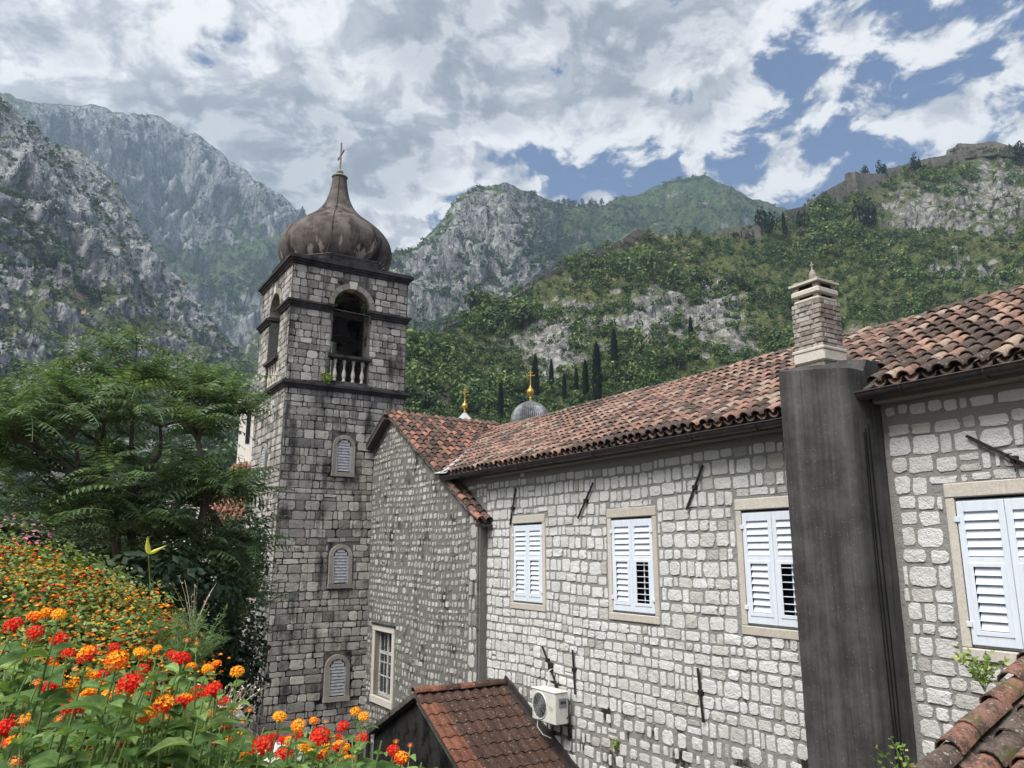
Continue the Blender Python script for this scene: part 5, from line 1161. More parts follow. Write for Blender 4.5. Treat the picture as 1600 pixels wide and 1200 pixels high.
q = MB(); q.tube([(a0 - .02, o0 + .06, z0 + .1), (a0 - .05, o0 + .03, z0 + .16), (a0 - .05, o0 + .02, z0 + .4), (a0 - .02, o0 + .03, z0 + .44)], .014, 6); q.build('pipe', M['ac_dark'], ac)
q = MB(); q.tube([(12.98, .02, -2.18), (12.97, .12, -2.22), (12.93, .14, -2.38), (12.9, .2, -2.5)], .014, 6); q.build('white_cable', M['cable_white'], ac)
q = MB(); q.tube([(12.95, .4, z0), (12.93, .42, z0 - .12), (12.85, .35, z0 - .25), (12.8, .2, z0 - .32)], .010, 6); q.build('drain_hose', M['cable_white'], ac)
q = MB(); q.lathe([(.055, 0), (.06, .06), (.035, .065), (.03, 0)], (0, 0, 0), 12); V = q.v[0].copy(); q.v[0] = np.stack([V[:, 0] + 13.02, V[:, 2] + .01, V[:, 1] * 1.6 - 2.16], -1); q.build('wall_sleeve', M['iron'], ac)
for s in (a0 + .12, a1 - .12):
    q = MB(); bar(q, (s, .04, z0 - .02), (s, o1, z0 - .02), .04, .03); bar(q, (s, .045, z0 - .02), (s, .045, z0 - .3), .04, .02, (0, 1, 0)); q.build('wall_bracket', M['gutter'], ac)

# ------------------------------------------------------------------ church roofs and domes behind
def ribbed(prof, c, seg, name, mat, parent): 
    prof = np.array(prof); t_ = np.linspace(0, len(prof) - 1, 22); p2 = np.stack([np.interp(t_, np.arange(len(prof)), prof[:, k]) for k in (0, 1)], -1)
    for _ in range(2): p2[1:-1] = (p2[:-2] + 2 * p2[1:-1] + p2[2:]) / 4
    return MB().lathe(p2, c, seg * 4, .5, seg * 2, -.045).build(name, M[mat], parent, 30)
def gold_cross(c, k, parent):
    MB().lathe(np.array([(.10, -.05), (.12, .05), (.07, .12), (.05, .22), (.08, .28), (.05, .34), (.06, .42), (.16, .50), (.21, .62), (.21, .68), (.16, .80), (.06, .88), (.05, .98), (.02, 1.02)]) * k, c, 14).build('finial', M['gold'], parent, True)
    q = MB(); x, y, z = c; q.box((x - .022 * k, y - .02 * k, z + 1.0 * k), (x + .022 * k, y + .02 * k, z + 1.95 * k))
    for (zz_, w_) in ((1.62, .26), (1.78, .13)):
        for sg in (-1, 1): q.box((min(x + sg * .023 * k, x + sg * w_ * k), y - .018 * k, z + (zz_ - .02) * k), (max(x + sg * .023 * k, x + sg * w_ * k), y + .018 * k, z + (zz_ + .02) * k))
    q.build('cross', M['gold'], parent)
big_c = np.array([.98, 40., .12]); 
gd = thing('church_dome', (big_c[0], big_c[1], 5.2), 'grey ribbed lead dome with gold cross behind the roof valley', 'dome', None, False)
ribbed([(1.12, 5.5), (1.13, 6.0), (1.12, 6.4), (1.06, 6.85), (.92, 7.22), (.68, 7.5), (.4, 7.66), (.12, 7.74), (.08, 7.78)], big_c, 30, 'dome_shell', 'lead_grey', gd)
MB().lathe([(1.16, -8), (1.16, 5.5), (1.22, 5.55), (1.22, 5.65)], big_c, 16).build('drum', M['plaster_white'], gd)
gold_cross((big_c[0], big_c[1], 7.76), .93, gd)
sm_c = np.array([-2.75, 44., .15]); sd_ = thing('church_lantern', (sm_c[0], sm_c[1], 5.5), 'small pale cone-topped church lantern with gold cross, left of the grey dome', 'dome', None, False)
ribbed([(.98, 6.9), (.92, 7.02), (.70, 7.22), (.4, 7.46), (.16, 7.72), (.10, 7.80)], sm_c, 22, 'cap', 'lead_pale', sd_); MB().lathe([(.84, -8), (.84, 6.86), (.98, 6.9)], sm_c, 16).build('drum', M['plaster_white'], sd_); gold_cross((sm_c[0], sm_c[1], 7.8), .86, sd_)
# second church left of the tower
lc = at(404, 640, 46); lt = thing('church_tower', (lc[0], lc[1], -8), 'white church turret with ribbed dome half hidden behind the bell tower', 'tower', None, False)
MB().box((lc[0] - .75, lc[1] - .8, -8), (lc[0] + 1.2, lc[1] + 1.2, 8.3)).build('wall', M['plaster_white'], lt); MB().box((lc[0] - .95, lc[1] - 1.0, 8.3), (lc[0] + 1.4, lc[1] + 1.4, 8.55)).build('cornice', M['trim'], lt)
MB().box((lc[0] - .35, lc[1] - .83, 6.0), (lc[0] - .12, lc[1] - .78, 7.9)).build('window', M['dark_inside'], lt)
ribbed([(.95, 8.55), (.97, 9.0), (.9, 9.5), (.7, 10.0), (.4, 10.35), (.06, 10.5)], (lc[0] + .25, lc[1] + .2, 0), 18, 'dome', 'lead_grey', lt)
def far_house(px0, px1, yeave, yridge, ybot, rng, label, wallmat='plaster_white'):
    p, q = at(px0, yeave, rng), at(px1, yeave, rng); c = (p + q) / 2; w_ = np.linalg.norm((q - p)[:2]); ze = c[2]; zr = at((px0 + px1) / 2, yridge, rng + 3)[2]
    th = thing('tiled_house', (c[0], c[1], -8), label, 'house', None, False); x0, x1, y0 = c[0] - w_ / 2, c[0] + w_ / 2, c[1]
    MB().box((x0, y0, -8), (x1, y0 + 7, ze)).build('wall', M[wallmat], th)
    rb = MB().prism([(y0 - .3, ze - .02), (y0 + 3.5, zr), (y0 + 7.3, ze - .02)], 0, x0 - .2, x1 + .2).build('roof', M['tile_far'], th)
    cols = int(w_ / .28); L = math.hypot(3.8, zr - ze); rows = 7; me_ = MB()
    a = np.array([0, 3.8, zr - ze]) / L
    for i in range(cols):
        for j in range(rows):
            B = basis(np.array([x0 + (i + .5) * w_ / cols, y0 - .32, ze]) + a * L * j / rows, (1, 0, 0), a); q_ = tile_mesh(random.random(), L / rows * 1.1, .12, .10, 4); me_.add(q_.v[0] @ B[:3, :3].T + B[:3, 3], q_.f, q_.t[0])
    me_.build('tiles', M['tile_far'], rb, 50, kind='stuff', fixn=False)
    for k in range(2):
        xx = x0 + w_ * (.3 + .4 * k); MB().box((xx - .35, y0 - .03, ze - 1.9), (xx + .35, y0 + .1, ze - .7)).build('window', M['glass'], th)
far_house(318, 420, 815, 722, 860, 38, 'red tiled house roof glimpsed between tree and tower')
far_house(258, 316, 772, 758, 860, 42, 'pale rendered house glimpsed through the tree crown')

# ------------------------------------------------------------------ mossy lean-to roof, bottom right
lean = thing('mossy_outhouse', (2.2, 2.8, -8), 'small outhouse with mossy barrel-tile roof at the bottom right corner', 'outhouse')
LS = 3.32; lz = lambda o: -1.50 + .40 * (3.75 - o)
MB().prism([(4.3, -8), (4.3, lz(4.3) - .1), (.9, lz(.9) - .1), (.9, -8)], 0, .6, LS - .08).build('wall', M['mortar_rubble'], lean)
dk = MB(); slab(dk, [(.5, 4.4), (LS, 4.4), (LS, .8), (.5, .8)], lambda s, o: lz(o), .08); lr_ = dk.build('roof', M['coping'], lean)
cl_ = 1 / math.hypot(1, .40)
roof(lr_, 'tile_moss', (LS + .02, 4.45, lz(4.45)), (-1, 0, 0), (0, -cl_, .40 * cl_), 2.7, 3.9, lambda s, o, z: True, 77, lambda r: r.choice([r.uniform(0, .3), r.uniform(.3, .6), r.uniform(.6, 1)]), pw=.235, rl=.34, tl=.46, r0=.10, lift=.01, jitter=1.8, wave=.02)
# ------------------------------------------------------------------ garden terrace
ter = [(-40, -12), (1.2, -12), (1.2, 1.6), (.2, 2.3), (-1.2, 3.1), (-2.6, 5.5), (-4.0, 9.0), (-6.2, 13.5), (-8.2, 18.0), (-9.0, 30.0), (-40, 30.0)]
mb = MB(); mb.prism(ter, 2, -8.2, -1.65); tr_ = mb.build('terrace', M['earth'], None); tag(tr_, 'earth garden terrace carrying the flowers and the tree', None, None, 'structure')
def leaf_quads(C, N_, size, r, asp=.55):
    n_ = len(C); a = np.cross(N_, r.normal(size=(n_, 3))); a /= np.linalg.norm(a, axis=1)[:, None] + 1e-9; b = np.cross(N_, a); s_ = np.asarray(size).reshape(-1, 1)
    V = np.stack([C - a * s_ * .5, C - b * s_ * asp * .5 - N_ * s_ * .08, C + a * s_ * .5 - N_ * s_ * .12, C + b * s_ * asp * .5 - N_ * s_ * .08], 1).reshape(-1, 3)
    return V, np.arange(n_ * 4).reshape(-1, 4)
def unit(v): return v / (np.linalg.norm(v, axis=-1, keepdims=True) + 1e-9)
def leafy(name, parent, lobes, n_, size, mat, seed, tb=.45, tz=.25, inner=.55, upb=.5):
    """many leaves spread through and over lobes (centre, radii)"""
    r = np.random.default_rng(seed); vol = np.array([np.prod(l[1]) ** .67 for l in lobes]); k = r.choice(len(lobes), n_, p=vol / vol.sum())
    c = np.array([l[0] for l in lobes])[k]; rad = np.array([l[1] for l in lobes])[k]; dn = unit(r.normal(size=(n_, 3)))
    f_ = inner + (1.04 - inner) * r.uniform(0, 1, n_) ** .6; C = c + dn * rad * f_[:, None] * (1 + .18 * fbm(dn * 2.2 + k[:, None] * 7., 3))[:, None]
    N_ = unit(dn / rad.clip(.1) * rad.mean() + r.normal(size=(n_, 3)) * .6 + np.array([0, 0, upb])); V, F = leaf_quads(C, N_, size * r.uniform(.6, 1.25, n_), r)
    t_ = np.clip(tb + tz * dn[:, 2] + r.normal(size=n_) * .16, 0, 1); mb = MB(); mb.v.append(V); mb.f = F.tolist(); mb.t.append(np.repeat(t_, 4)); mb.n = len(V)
    return mb.build(name, M[mat], parent, kind='stuff', fixn=False), C, N_

# ------------------------------------------------------------------ tree of heaven
TR = 10.6
def tp(x, y, dr=0.): return at(x, y, TR + dr)
tree = thing('leafy_tree', np.array([*tp(205, 900)[:2], -1.65]), 'large dark green tree with drooping feather-shaped leaves left of the tower', 'tree', None, False)
r = np.random.default_rng(77); rb_ = random.Random(5)
base = np.array([*tp(205, 900)[:2], -1.7]); CR = []                           # crown pads: image bearing/level, radius in metres, range offset
PADS = [(205, 572, .62, 0), (130, 592, .55, .3), (268, 588, .55, .2), (320, 612, .45, -.3), (60, 632, .52, .2), (100, 655, .62, -.5), (170, 640, .62, -.7), (245, 640, .6, -.6), (20, 670, .45, -.2), (300, 668, .45, .4), (350, 640, .38, .2), (60, 700, .55, .3), (140, 705, .6, .5), (330, 752, .5, -.4), (365, 770, .36, 0), (300, 782, .5, .2),
        (90, 760, .5, -.2), (185, 770, .62, -.6), (235, 750, .5, .5), (130, 815, .5, -.6), (70, 810, .4, .3), (240, 820, .55, -.4), (320, 830, .55, .4), (180, 850, .6, .2), (280, 880, .55, .1), (350, 900, .45, .5), (390, 948, .34, .9), (355, 860, .4, -.2), (-30, 720, .5, 0), (-40, 660, .4, .2)]
limbs = MB(); forks = [np.array([0, 0, 0]), ]
def curve(p, q, sag, n_=9):
    t_ = np.linspace(0, 1, n_)[:, None]; mid = (p + q) / 2 + np.array([rb_.uniform(-.12, .12), rb_.uniform(-.12, .12), sag]); return (1 - t_) ** 2 * p + 2 * t_ * (1 - t_) * mid + t_ ** 2 * q
stems = [curve(base, tp(178, 800, .0), .1), curve(base + [.1, .1, 0], tp(200, 790, .2), .1), curve(base + [.25, 0, 0], tp(320, 790, -.1), -.2)]
tops = [tp(178, 800, .0), tp(200, 790, .2), tp(320, 790, -.1)]
tk = MB()
for c_ in stems: tk.tube(c_, np.linspace(.075, .05, len(c_)), 8)
tk.build('trunk', M['bark'], tree, True)
hubs = [(tops[0], tp(165, 700, .1)), (tops[0], tp(120, 740, -.2)), (tops[1], tp(205, 690, .2)), (tops[1], tp(250, 710, .0)), (tops[2], tp(310, 690, .1)), (tops[2], tp(330, 800, .2)), (tops[0], tp(90, 800, .1))]
hubp = []
for a, b in hubs: limbs.tube(curve(a, b, .05, 7), np.linspace(.048, .028, 7), 6); hubp.append(b)
allh = hubp + tops; FR_POS = []
for (x, y, rad, dr) in PADS:
    c_ = tp(x, y, dr); h = min(allh, key=lambda q: np.linalg.norm(q - c_) + (2. if q[2] > c_[2] + .1 else 0)); cv = curve(h, c_ - [0, 0, rad * .15], .1, 7); limbs.tube(cv, np.linspace(.026, .011, 7), 5)
    for _ in range(5):
        e_ = c_ + unit(r.normal(size=3)) * rad * np.array([.9, .9, .55]); e_[2] = max(e_[2], c_[2] - rad * .2); cv2 = curve(cv[4], e_, .08, 6); limbs.tube(cv2, np.linspace(.013, .006, 6), 4); FR_POS.append((e_, rad))
        FR_POS.append((cv2[4] , rad))
limbs.build('limbs', M['bark'], tree, True)
def frond(seed, L=.56, n_=12):
    r = np.random.default_rng(seed); mb = MB(); t_ = np.linspace(0, 1, n_); dr = .32 + r.uniform(0, .3)
    ax = np.stack([t_ * L, r.normal() * .04 * t_, .10 * L * np.sin(t_ * 2.4) - dr * L * t_ ** 2.1], -1); mb.tube(ax, np.linspace(.006, .003, n_), 3, .6, cap=False)
    tg = np.gradient(ax, axis=0); tg = unit(tg); sd = unit(np.cross(tg, [0, 0, 1.])); up = np.cross(sd, tg)
    for i in range(1, n_):
        ll = .115 * math.sin(math.pi * (.18 + .78 * t_[i])) ** .6 * r.uniform(.85, 1.1); lw = ll * .30
        for sg in (-1, 1):
            d_ = unit(sd[i] * sg + tg[i] * .35 - up[i] * r.uniform(.15, .5)); o_ = unit(np.cross(d_, up[i])) * lw * .5; b_ = ax[i]
            V = [b_, b_ + d_ * ll * .35 + o_, b_ + d_ * ll - up[i] * ll * .12, b_ + d_ * ll * .35 - o_]; mb.add(V, [(0, 1, 2, 3)], float(np.clip(.45 + r.normal() * .16, 0, 1)))
    return mb
FRM = [frond(900 + i) for i in range(8)]; FME = []
for q in FRM: me = q.mesh('leaf_frond'); me.materials.append(M['leaf_tree']); FME.append(me)
items = []
for (p, rad) in FR_POS:
    k = r.integers(4, 8); a0_ = r.uniform(0, 6.28)
    for j in range(k):
        az_i = a0_ + j * 6.28 / k + r.normal() * .3; tilt = r.uniform(-.05, .95); s_ = r.uniform(.75, 1.15)
        m = Matrix.Translation(Vector(p.tolist())) @ Matrix.Rotation(az_i, 4, 'Z') @ Matrix.Rotation(-tilt, 4, 'Y') @ Matrix.Rotation(r.normal() * .25, 4, 'X') @ Matrix.Scale(s_, 4)
        items.append((float(np.linalg.norm(p)), np.array(m), int(r.integers(0, 8))))
items.sort(key=lambda q: q[0]); rest = MB()
for k, (dd, m, kk) in enumerate(items):
    if k < 300: place(FME[kk], 'leaf_frond', tree, m)
    else:
        q = FRM[kk]; V = np.vstack(q.v); rest.add(V @ m[:3, :3].T + m[:3, 3], q.f, np.concatenate(q.t))
rest.build('crown', M['leaf_tree'], tree, kind='stuff', fixn=False)

# dark shrubs filling the shade between tree and tower
def shrub(name, lobes, n_, size, mat, seed, label, cat='shrub', trunk=True, **kw):
    c0 = np.array(lobes[0][0]); th = thing(name, (c0[0], c0[1], -1.65), label, cat, None, False); leafy('foliage', th, lobes, n_, size, mat, seed, **kw)
    if trunk:
        q = MB()
        for l in lobes: q.tube(curve(np.array([c0[0], c0[1], -1.7]), np.array(l[0], float), .1, 6), np.linspace(.045, .015, 6), 5)
        q.build('stems', M['bark'], th, True)
    return th
shrub('evergreen_shrub', [(at(345, 900, 15.5), (.8, .8, .9)), (at(375, 850, 16.2), (.55, .7, .9)), (at(300, 960, 15), (1.0, .8, .8)), (at(360, 1000, 15.5), (.7, .8, .8)), (at(378, 1060, 15.2), (.45, .5, .8))], 6000, .12, 'leaf_dark', 301, 'dark evergreen shrub in the shade hugging the tower foot', tb=.25)
shrub('evergreen_shrub', [(at(200, 900, 14.5), (1.3, .9, .9)), (at(100, 880, 14.5), (1.3, .9, .9)), (at(250, 980, 13), (1.0, .7, .7)), (at(215, 905, 9.6), (.75, .5, .42)), (at(300, 930, 9.8), (.55, .5, .45))], 6200, .13, 'leaf_dark', 302, 'dark evergreen shrub filling the shade under the leafy tree', tb=.22)
shrub('evergreen_shrub', [(at(30, 880, 16.), (1.4, .9, .7)), (at(-60, 850, 16.), (1.3, .9, .9)), (at(110, 890, 17), (1.2, .8, .6))], 3200, .13, 'leaf_dark', 303, 'dark evergreen shrub behind the pink oleander at the left edge', tb=.3)
# pink oleander
ole = shrub('oleander', [(at(14, 845, 8.6), (.36, .3, .24)), (at(44, 852, 8.5), (.16, .2, .14))], 900, .11, 'leaf_dark', 310, 'pink flowering oleander at the left edge above the orange bush', 'shrub', tb=.5)
leafy('blossom', ole, [(at(14, 842, 8.5), (.36, .3, .22)), (at(44, 850, 8.4), (.16, .2, .12))], 330, .04, 'petal_pink', 311, tb=.55, inner=.85)

# ------------------------------------------------------------------ lantana
def lantana_head(kind, seed, R=.0195):
    r = np.random.default_rng(seed); mb = MB(); n_ = 30; ga = math.pi * (3 - 5 ** .5)
    for i in range(n_):
        f_ = (i + .5) / n_; th = math.acos(1 - f_ * 1.05) if f_ < .99 else 1.6; ph = i * ga; d_ = np.array([math.sin(th) * math.cos(ph), math.sin(th) * math.sin(ph), math.cos(th)]); c = d_ * R * (1, 1, .72) * r.uniform(.92, 1.1)
        inner_ = f_ < .38
        tn = {'red': (.30 if inner_ and r.random() < .5 else r.uniform(.02, .28)), 'mix': (r.uniform(.66, .9) if inner_ else r.uniform(.18, .42)), 'orange': (r.uniform(.72, .9) if inner_ else r.uniform(.5, .68)), 'yellow': r.uniform(.76, .93), 'bud': r.uniform(.93, 1.)}[kind]
        a = unit(np.cross(d_, [0.3, .2, 1.]) if abs(d_[2]) < .95 else np.cross(d_, [1., 0, 0])); b = np.cross(d_, a); k = 4; pr = R * (.30 if kind != 'bud' else .14) * r.uniform(.9, 1.15); w0 = r.uniform(0, 6)
        V = [c - d_ * pr * .35]; 
        for j in range(k):
            for q_, rad in ((-.32, .86), (0, 1.08), (.32, .86), (.785, .45)): an = w0 + j * 2 * math.pi / k + q_; V.append(c + (a * math.cos(an) + b * math.sin(an)) * pr * rad + d_ * pr * (.12 if rad > .6 else -.1))
        m_ = len(V) - 1; mb.add(V, [(0, 1 + j, 1 + (j + 1) % m_) for j in range(m_)], tn)
    mb.lathe([(.001, -R * .9), (R * .25, -R * .5), (R * .5, -R * .1), (R * .3, R * .3)], (0, 0, 0), 7, {'red': .1, 'mix': .2, 'orange': .4, 'yellow': .6, 'bud': .95}[kind])
    return mb
HEADS = {k: [] for k in ('red', 'mix', 'orange', 'yellow', 'bud')}
for k in HEADS:
    for i in range(3):
        me = lantana_head(k, 40 + i).mesh('flower_head'); me.materials.append(M['petal']); HEADS[k].append(me)
def leaf_mesh(seed, tn):
    r = np.random.default_rng(seed); mb = MB(); n_ = 7; t_ = np.linspace(0, 1, n_); L = 1.; wd = .30 * np.sin(math.pi * t_ ** .72) ** .85; wd[-1] = 0; wd[0] = .02
    ax = np.stack([t_ * L, 0 * t_, .10 * np.sin(t_ * 2.6) - r.uniform(.12, .38) * t_ ** 2], -1); V = []
    for i in range(n_):
        sw = wd[i] * (1 + (.07 if i % 2 else -.05)); V += [ax[i] + [0, sw, sw * .38], ax[i] + [0, sw * .5, sw * .12 + .012], ax[i], ax[i] + [0, -sw * .5, sw * .12 + .012], ax[i] + [0, -sw, sw * .38]]
    f = [(i * 5 + j, (i + 1) * 5 + j, (i + 1) * 5 + j + 1, i * 5 + j + 1) for i in range(n_ - 1) for j in range(4)]
    t2 = np.tile([tn, tn - .06, tn + .2, tn - .06, tn], n_) + r.normal(size=n_ * 5) * .03; mb.add(V, f, np.clip(t2, 0, 1)); return mb
LEAFM = []
for i in range(9):
    me = leaf_mesh(70 + i, .22 + .07 * i).mesh('leaf'); me.materials.append(M['leaf_lantana']); me.shade_smooth(); LEAFM.append(me)
def aim(p, dirv, roll, s_):
    d_ = Vector(dirv).normalized(); q = d_.to_track_quat('X', 'Z'); return Matrix.Translation(Vector(p)) @ q.to_matrix().to_4x4() @ Matrix.Rotation(roll, 4, 'X') @ Matrix.Scale(s_, 4)
def lantana(label, rootx, rooty, heads, extra, seed, xr, yr, dr):
    """heads: (px, py, size px, kind); every head sits on a stem rising from the root"""
    r = random.Random(seed); root = np.array([rootx, rooty, -1.66]); th = thing('lantana_shrub', root, label, 'flower', None, False)
    nl = 0
    def shoot(tip, nleaf, seedling=False, thin=1.):
        nonlocal nl
        b = root + np.array([(tip[0] - root[0]) * .6 + r.uniform(-.45, .12), (tip[1] - root[1]) * .6 + r.uniform(-.1, .1), .0]); b[2] = -1.66
        n_ = 10; t_ = np.linspace(0, 1, n_)[:, None]; mid = (b * .4 + tip * .6) + np.array([r.uniform(-.10, .06), r.uniform(-.08, .08), -.02]); cv = (1 - t_) ** 2 * b + 2 * t_ * (1 - t_) * mid + t_ ** 2 * tip
        mb = MB(); mb.tube(cv, np.linspace(.0055, .0016, n_) * thin, 5, r.uniform(.2, .9)); mb.build('stem', M['stem_green'], th, True, fixn=False)
        tang = unit(cv[-1] - cv[-3]); L_ = np.linalg.norm(cv[-1] - mid)
        ph = r.uniform(0, 3.14)
        for k in range(nleaf):
            f_ = (k + .6) * .042; 
            pos = cv[-1] - tang * f_; 
            idx = np.argmin(np.linalg.norm(cv - pos, axis=1)); 
            if idx < n_ - 1 and np.linalg.norm(cv[-1] - pos) > .08: s2 = 1 - f_ / 1.3; pos = (1 - s2) ** 2 * b + 2 * s2 * (1 - s2) * mid + s2 ** 2 * tip
            ph += math.pi / 2 + r.uniform(-.3, .3)
            for sg in (0, math.pi):
                a = ph + sg; dv = np.array([math.cos(a), math.sin(a) * .9, r.uniform(-.05, .55)]); place(r.choice(LEAFM), 'leaf', th, aim(pos, dv, r.uniform(-.4, .4), r.uniform(.032, .070) * (1 if k else .6))); nl += 1
        return tang
    for (px, py, sz, kind) in heads:
        real = {'bud': .024, 'yellow': .034}.get(kind, .041) * r.uniform(.95, 1.08); rng = real * FPX / sz; rng = min(max(rng, .80), 2.6)
        tip = at(px, py, rng); real = sz * rng / FPX / 1.02; tg = shoot(tip - np.array([0, 0, real * .15]), 4)
        up = unit(np.array([r.uniform(-.4, .4), r.uniform(-.75, .05), 1.])); q = Vector(up.tolist()).to_track_quat('Z', 'Y'); me = r.choice(HEADS[kind])
        place(me, 'flower_head', th, Matrix.Translation(Vector(tip.tolist())) @ q.to_matrix().to_4x4() @ Matrix.Rotation(r.uniform(0, 6), 4, 'Z') @ Matrix.Scale(real / .051, 4))
    for _ in range(extra):
        px, py = r.uniform(*xr), r.uniform(*yr); rng = r.uniform(*dr)
        if py < lant_top(px): py = lant_top(px) + r.uniform(0, 60)
        shoot(at(px, py, rng), 4 if nl < 230 else 2)
    return th
def lant_top(x): return float(np.interp(x, [0, 40, 90, 130, 200, 300, 350, 400, 450, 560, 640], [985, 960, 955, 1000, 1040, 1040, 1060, 1130, 1120, 1125, 1180]))
H = [(55, 965, 26, 'orange'), (72, 958, 20, 'orange'), (92, 961, 24, 'yellow'), (21, 978, 30, 'red'), (55, 989, 28, 'red'), (93, 1000, 28, 'red'), (106, 1023, 24, 'red'), (35, 1035, 14, 'orange'), (137, 1023, 36, 'mix'), (179, 1012, 19, 'red'), (183, 1032, 38, 'orange'), (220, 1021, 26, 'yellow'), (246, 1014, 16, 'yellow'), (269, 1023, 20, 'red'), (283, 1030, 32, 'red'), (299, 1042, 20, 'orange'), (324, 1045, 20, 'yellow'), (338, 1038, 18, 'orange'), (371, 1050, 24, 'yellow'), (292, 1001, 14, 'bud'), (307, 1006, 11, 'bud'), (203, 1070, 42, 'red'), (222, 1047, 24, 'red'), (160, 1055, 20, 'red'), (84, 1071, 28, 'red'), (113, 1074, 28, 'orange'), (138, 1088, 32, 'orange'), (172, 1088, 30, 'mix'), (113, 1107, 36, 'red'), (197, 1110, 26, 'mix'), (257, 1100, 36, 'mix'), (258, 1086, 16, 'yellow'), (289, 1095, 32, 'mix'), (333, 1079, 34, 'red'), (308, 1083, 28, 'red'), (230, 1118, 34, 'orange'), (137, 1122, 16, 'red'), (303, 1127, 22, 'red'), (188, 1157, 30, 'red'), (163, 1140, 22, 'mix'), (166, 1180, 20, 'mix'), (5, 1140, 36, 'red'), (21, 1163, 34, 'mix'), (148, 1157, 18, 'red'), (237, 1083, 22, 'red'), (355, 1133, 22, 'red'), (337, 1158, 24, 'mix'), (373, 1163, 24, 'mix'), (376, 1147, 20, 'orange'), (305, 1160, 18, 'red'), (273, 1160, 16, 'red'), (363, 1111, 13, 'orange'), (390, 1110, 14, 'bud'), (437, 1121, 26, 'yellow'), (466, 1134, 26, 'yellow'), (464, 1150, 26, 'red'), (410, 1165, 36, 'red'), (426, 1153, 24, 'red'), (444, 1179, 32, 'red'), (500, 1152, 38, 'red'), (490, 1127, 18, 'orange'), (509, 1128, 11, 'bud'), (536, 1136, 24, 'red'), (528, 1167, 26, 'mix'), (566, 1154, 24, 'red'), (500, 1179, 28, 'mix'), (555, 1112, 19, 'yellow'), (568, 1120, 21, 'yellow'), (614, 1173, 24, 'red'), (627, 1185, 28, 'mix'), (619, 1159, 12, 'bud'), (641, 1165, 12, 'bud'), (402, 1193, 22, 'mix'), (350, 1134, 20, 'red'), (60, 1120, 20, 'red'), (30, 1190, 20, 'red'), (225, 1185, 22, 'red'), (90, 1150, 18, 'red')]
rh = random.Random(19)
for _ in range(92):
    hx = rh.uniform(0, 560); hy = rh.uniform(lant_top(hx) + 25, 1195); H.append((hx, hy, rh.uniform(13, 24), rh.choice(['red', 'red', 'mix', 'orange', 'yellow', 'bud'])))
for (x0, x1, root, lb, ex) in [(-50, 130, (-.95, 1.25), 'lantana with red and orange flower heads at the bottom left corner', 30), (130, 262, (-.72, 1.45), 'lantana with the biggest red flower head, second from the left', 26), (262, 395, (-.55, 1.55), 'lantana with small yellow heads held high, left of the tower foot', 24), (395, 530, (-.40, 1.60), 'lantana with red heads in front of the tower base', 20), (530, 660, (-.24, 1.62), 'rightmost lantana sprigs in front of the black annex gable', 3)]:
    hs = [h for h in H if x0 <= h[0] < x1]; lantana(lb, root[0], root[1], hs, ex, int(x1), (max(x0, -20), x1), (1010, 1215), (1.35, 2.3))

# big lantana bush farther back
LB = 7.0; at_ = at; at = lambda x, y, r_: at_(x, y + 46, r_)
lob = [(at(40, 960, LB), (.95, .8, .66)), (at(-60, 930, LB + .2), (.9, .8, .72)), (at(140, 985, LB - .2), (.72, .7, .60)), (at(205, 1010, LB - .3), (.45, .5, .46)), (at(60, 1040, LB - .4), (1.1, .8, .6)), (at(-20, 1100, LB - .5), (1.2, .8, .7)), (at(170, 1075, LB - .4), (.7, .6, .6))]
at = at_
bush = thing('lantana_bush', (at(60, 1000, LB)[0], at(60, 1000, LB)[1], -1.65), 'broad mound of lantana dotted with tiny orange flowers at the left', 'bush', None, False)
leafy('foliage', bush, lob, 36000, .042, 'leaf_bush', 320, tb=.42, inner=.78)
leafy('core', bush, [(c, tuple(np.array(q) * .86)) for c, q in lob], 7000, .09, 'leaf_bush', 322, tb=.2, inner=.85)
r = np.random.default_rng(55); fl = MB(); oc = np.array([(1, 0, 0), (.31, .95, 0), (-.81, .59, 0), (-.81, -.59, 0), (.31, -.95, 0), (0, 0, .75), (0, 0, -.5)]); of = [(i, (i + 1) % 5, 5) for i in range(5)] + [((i + 1) % 5, i, 6) for i in range(5)]
n_ = 7600; k = r.choice(len(lob), n_, p=np.array([np.prod(l[1]) ** .67 for l in lob]) / sum(np.prod(l[1]) ** .67 for l in lob))
for i in range(n_):
    c, rad = lob[k[i]]; d_ = unit(r.normal(size=3)); d_[2] = abs(d_[2]) * .9 - .15; p = np.array(c) + d_ * np.array(rad) * r.uniform(1.02, 1.14) * (1 + .18 * float(fbm(d_[None] * 2.2 + k[i] * 7., 3)[0])); fl.add(p + oc * r.uniform(.009, .0165), of, float(r.choice([r.uniform(.15, .4), r.uniform(.5, .7), r.uniform(.72, .92), r.uniform(.75, .92)])))
fl.build('blossom', M['petal'], bush, kind='stuff', fixn=False)

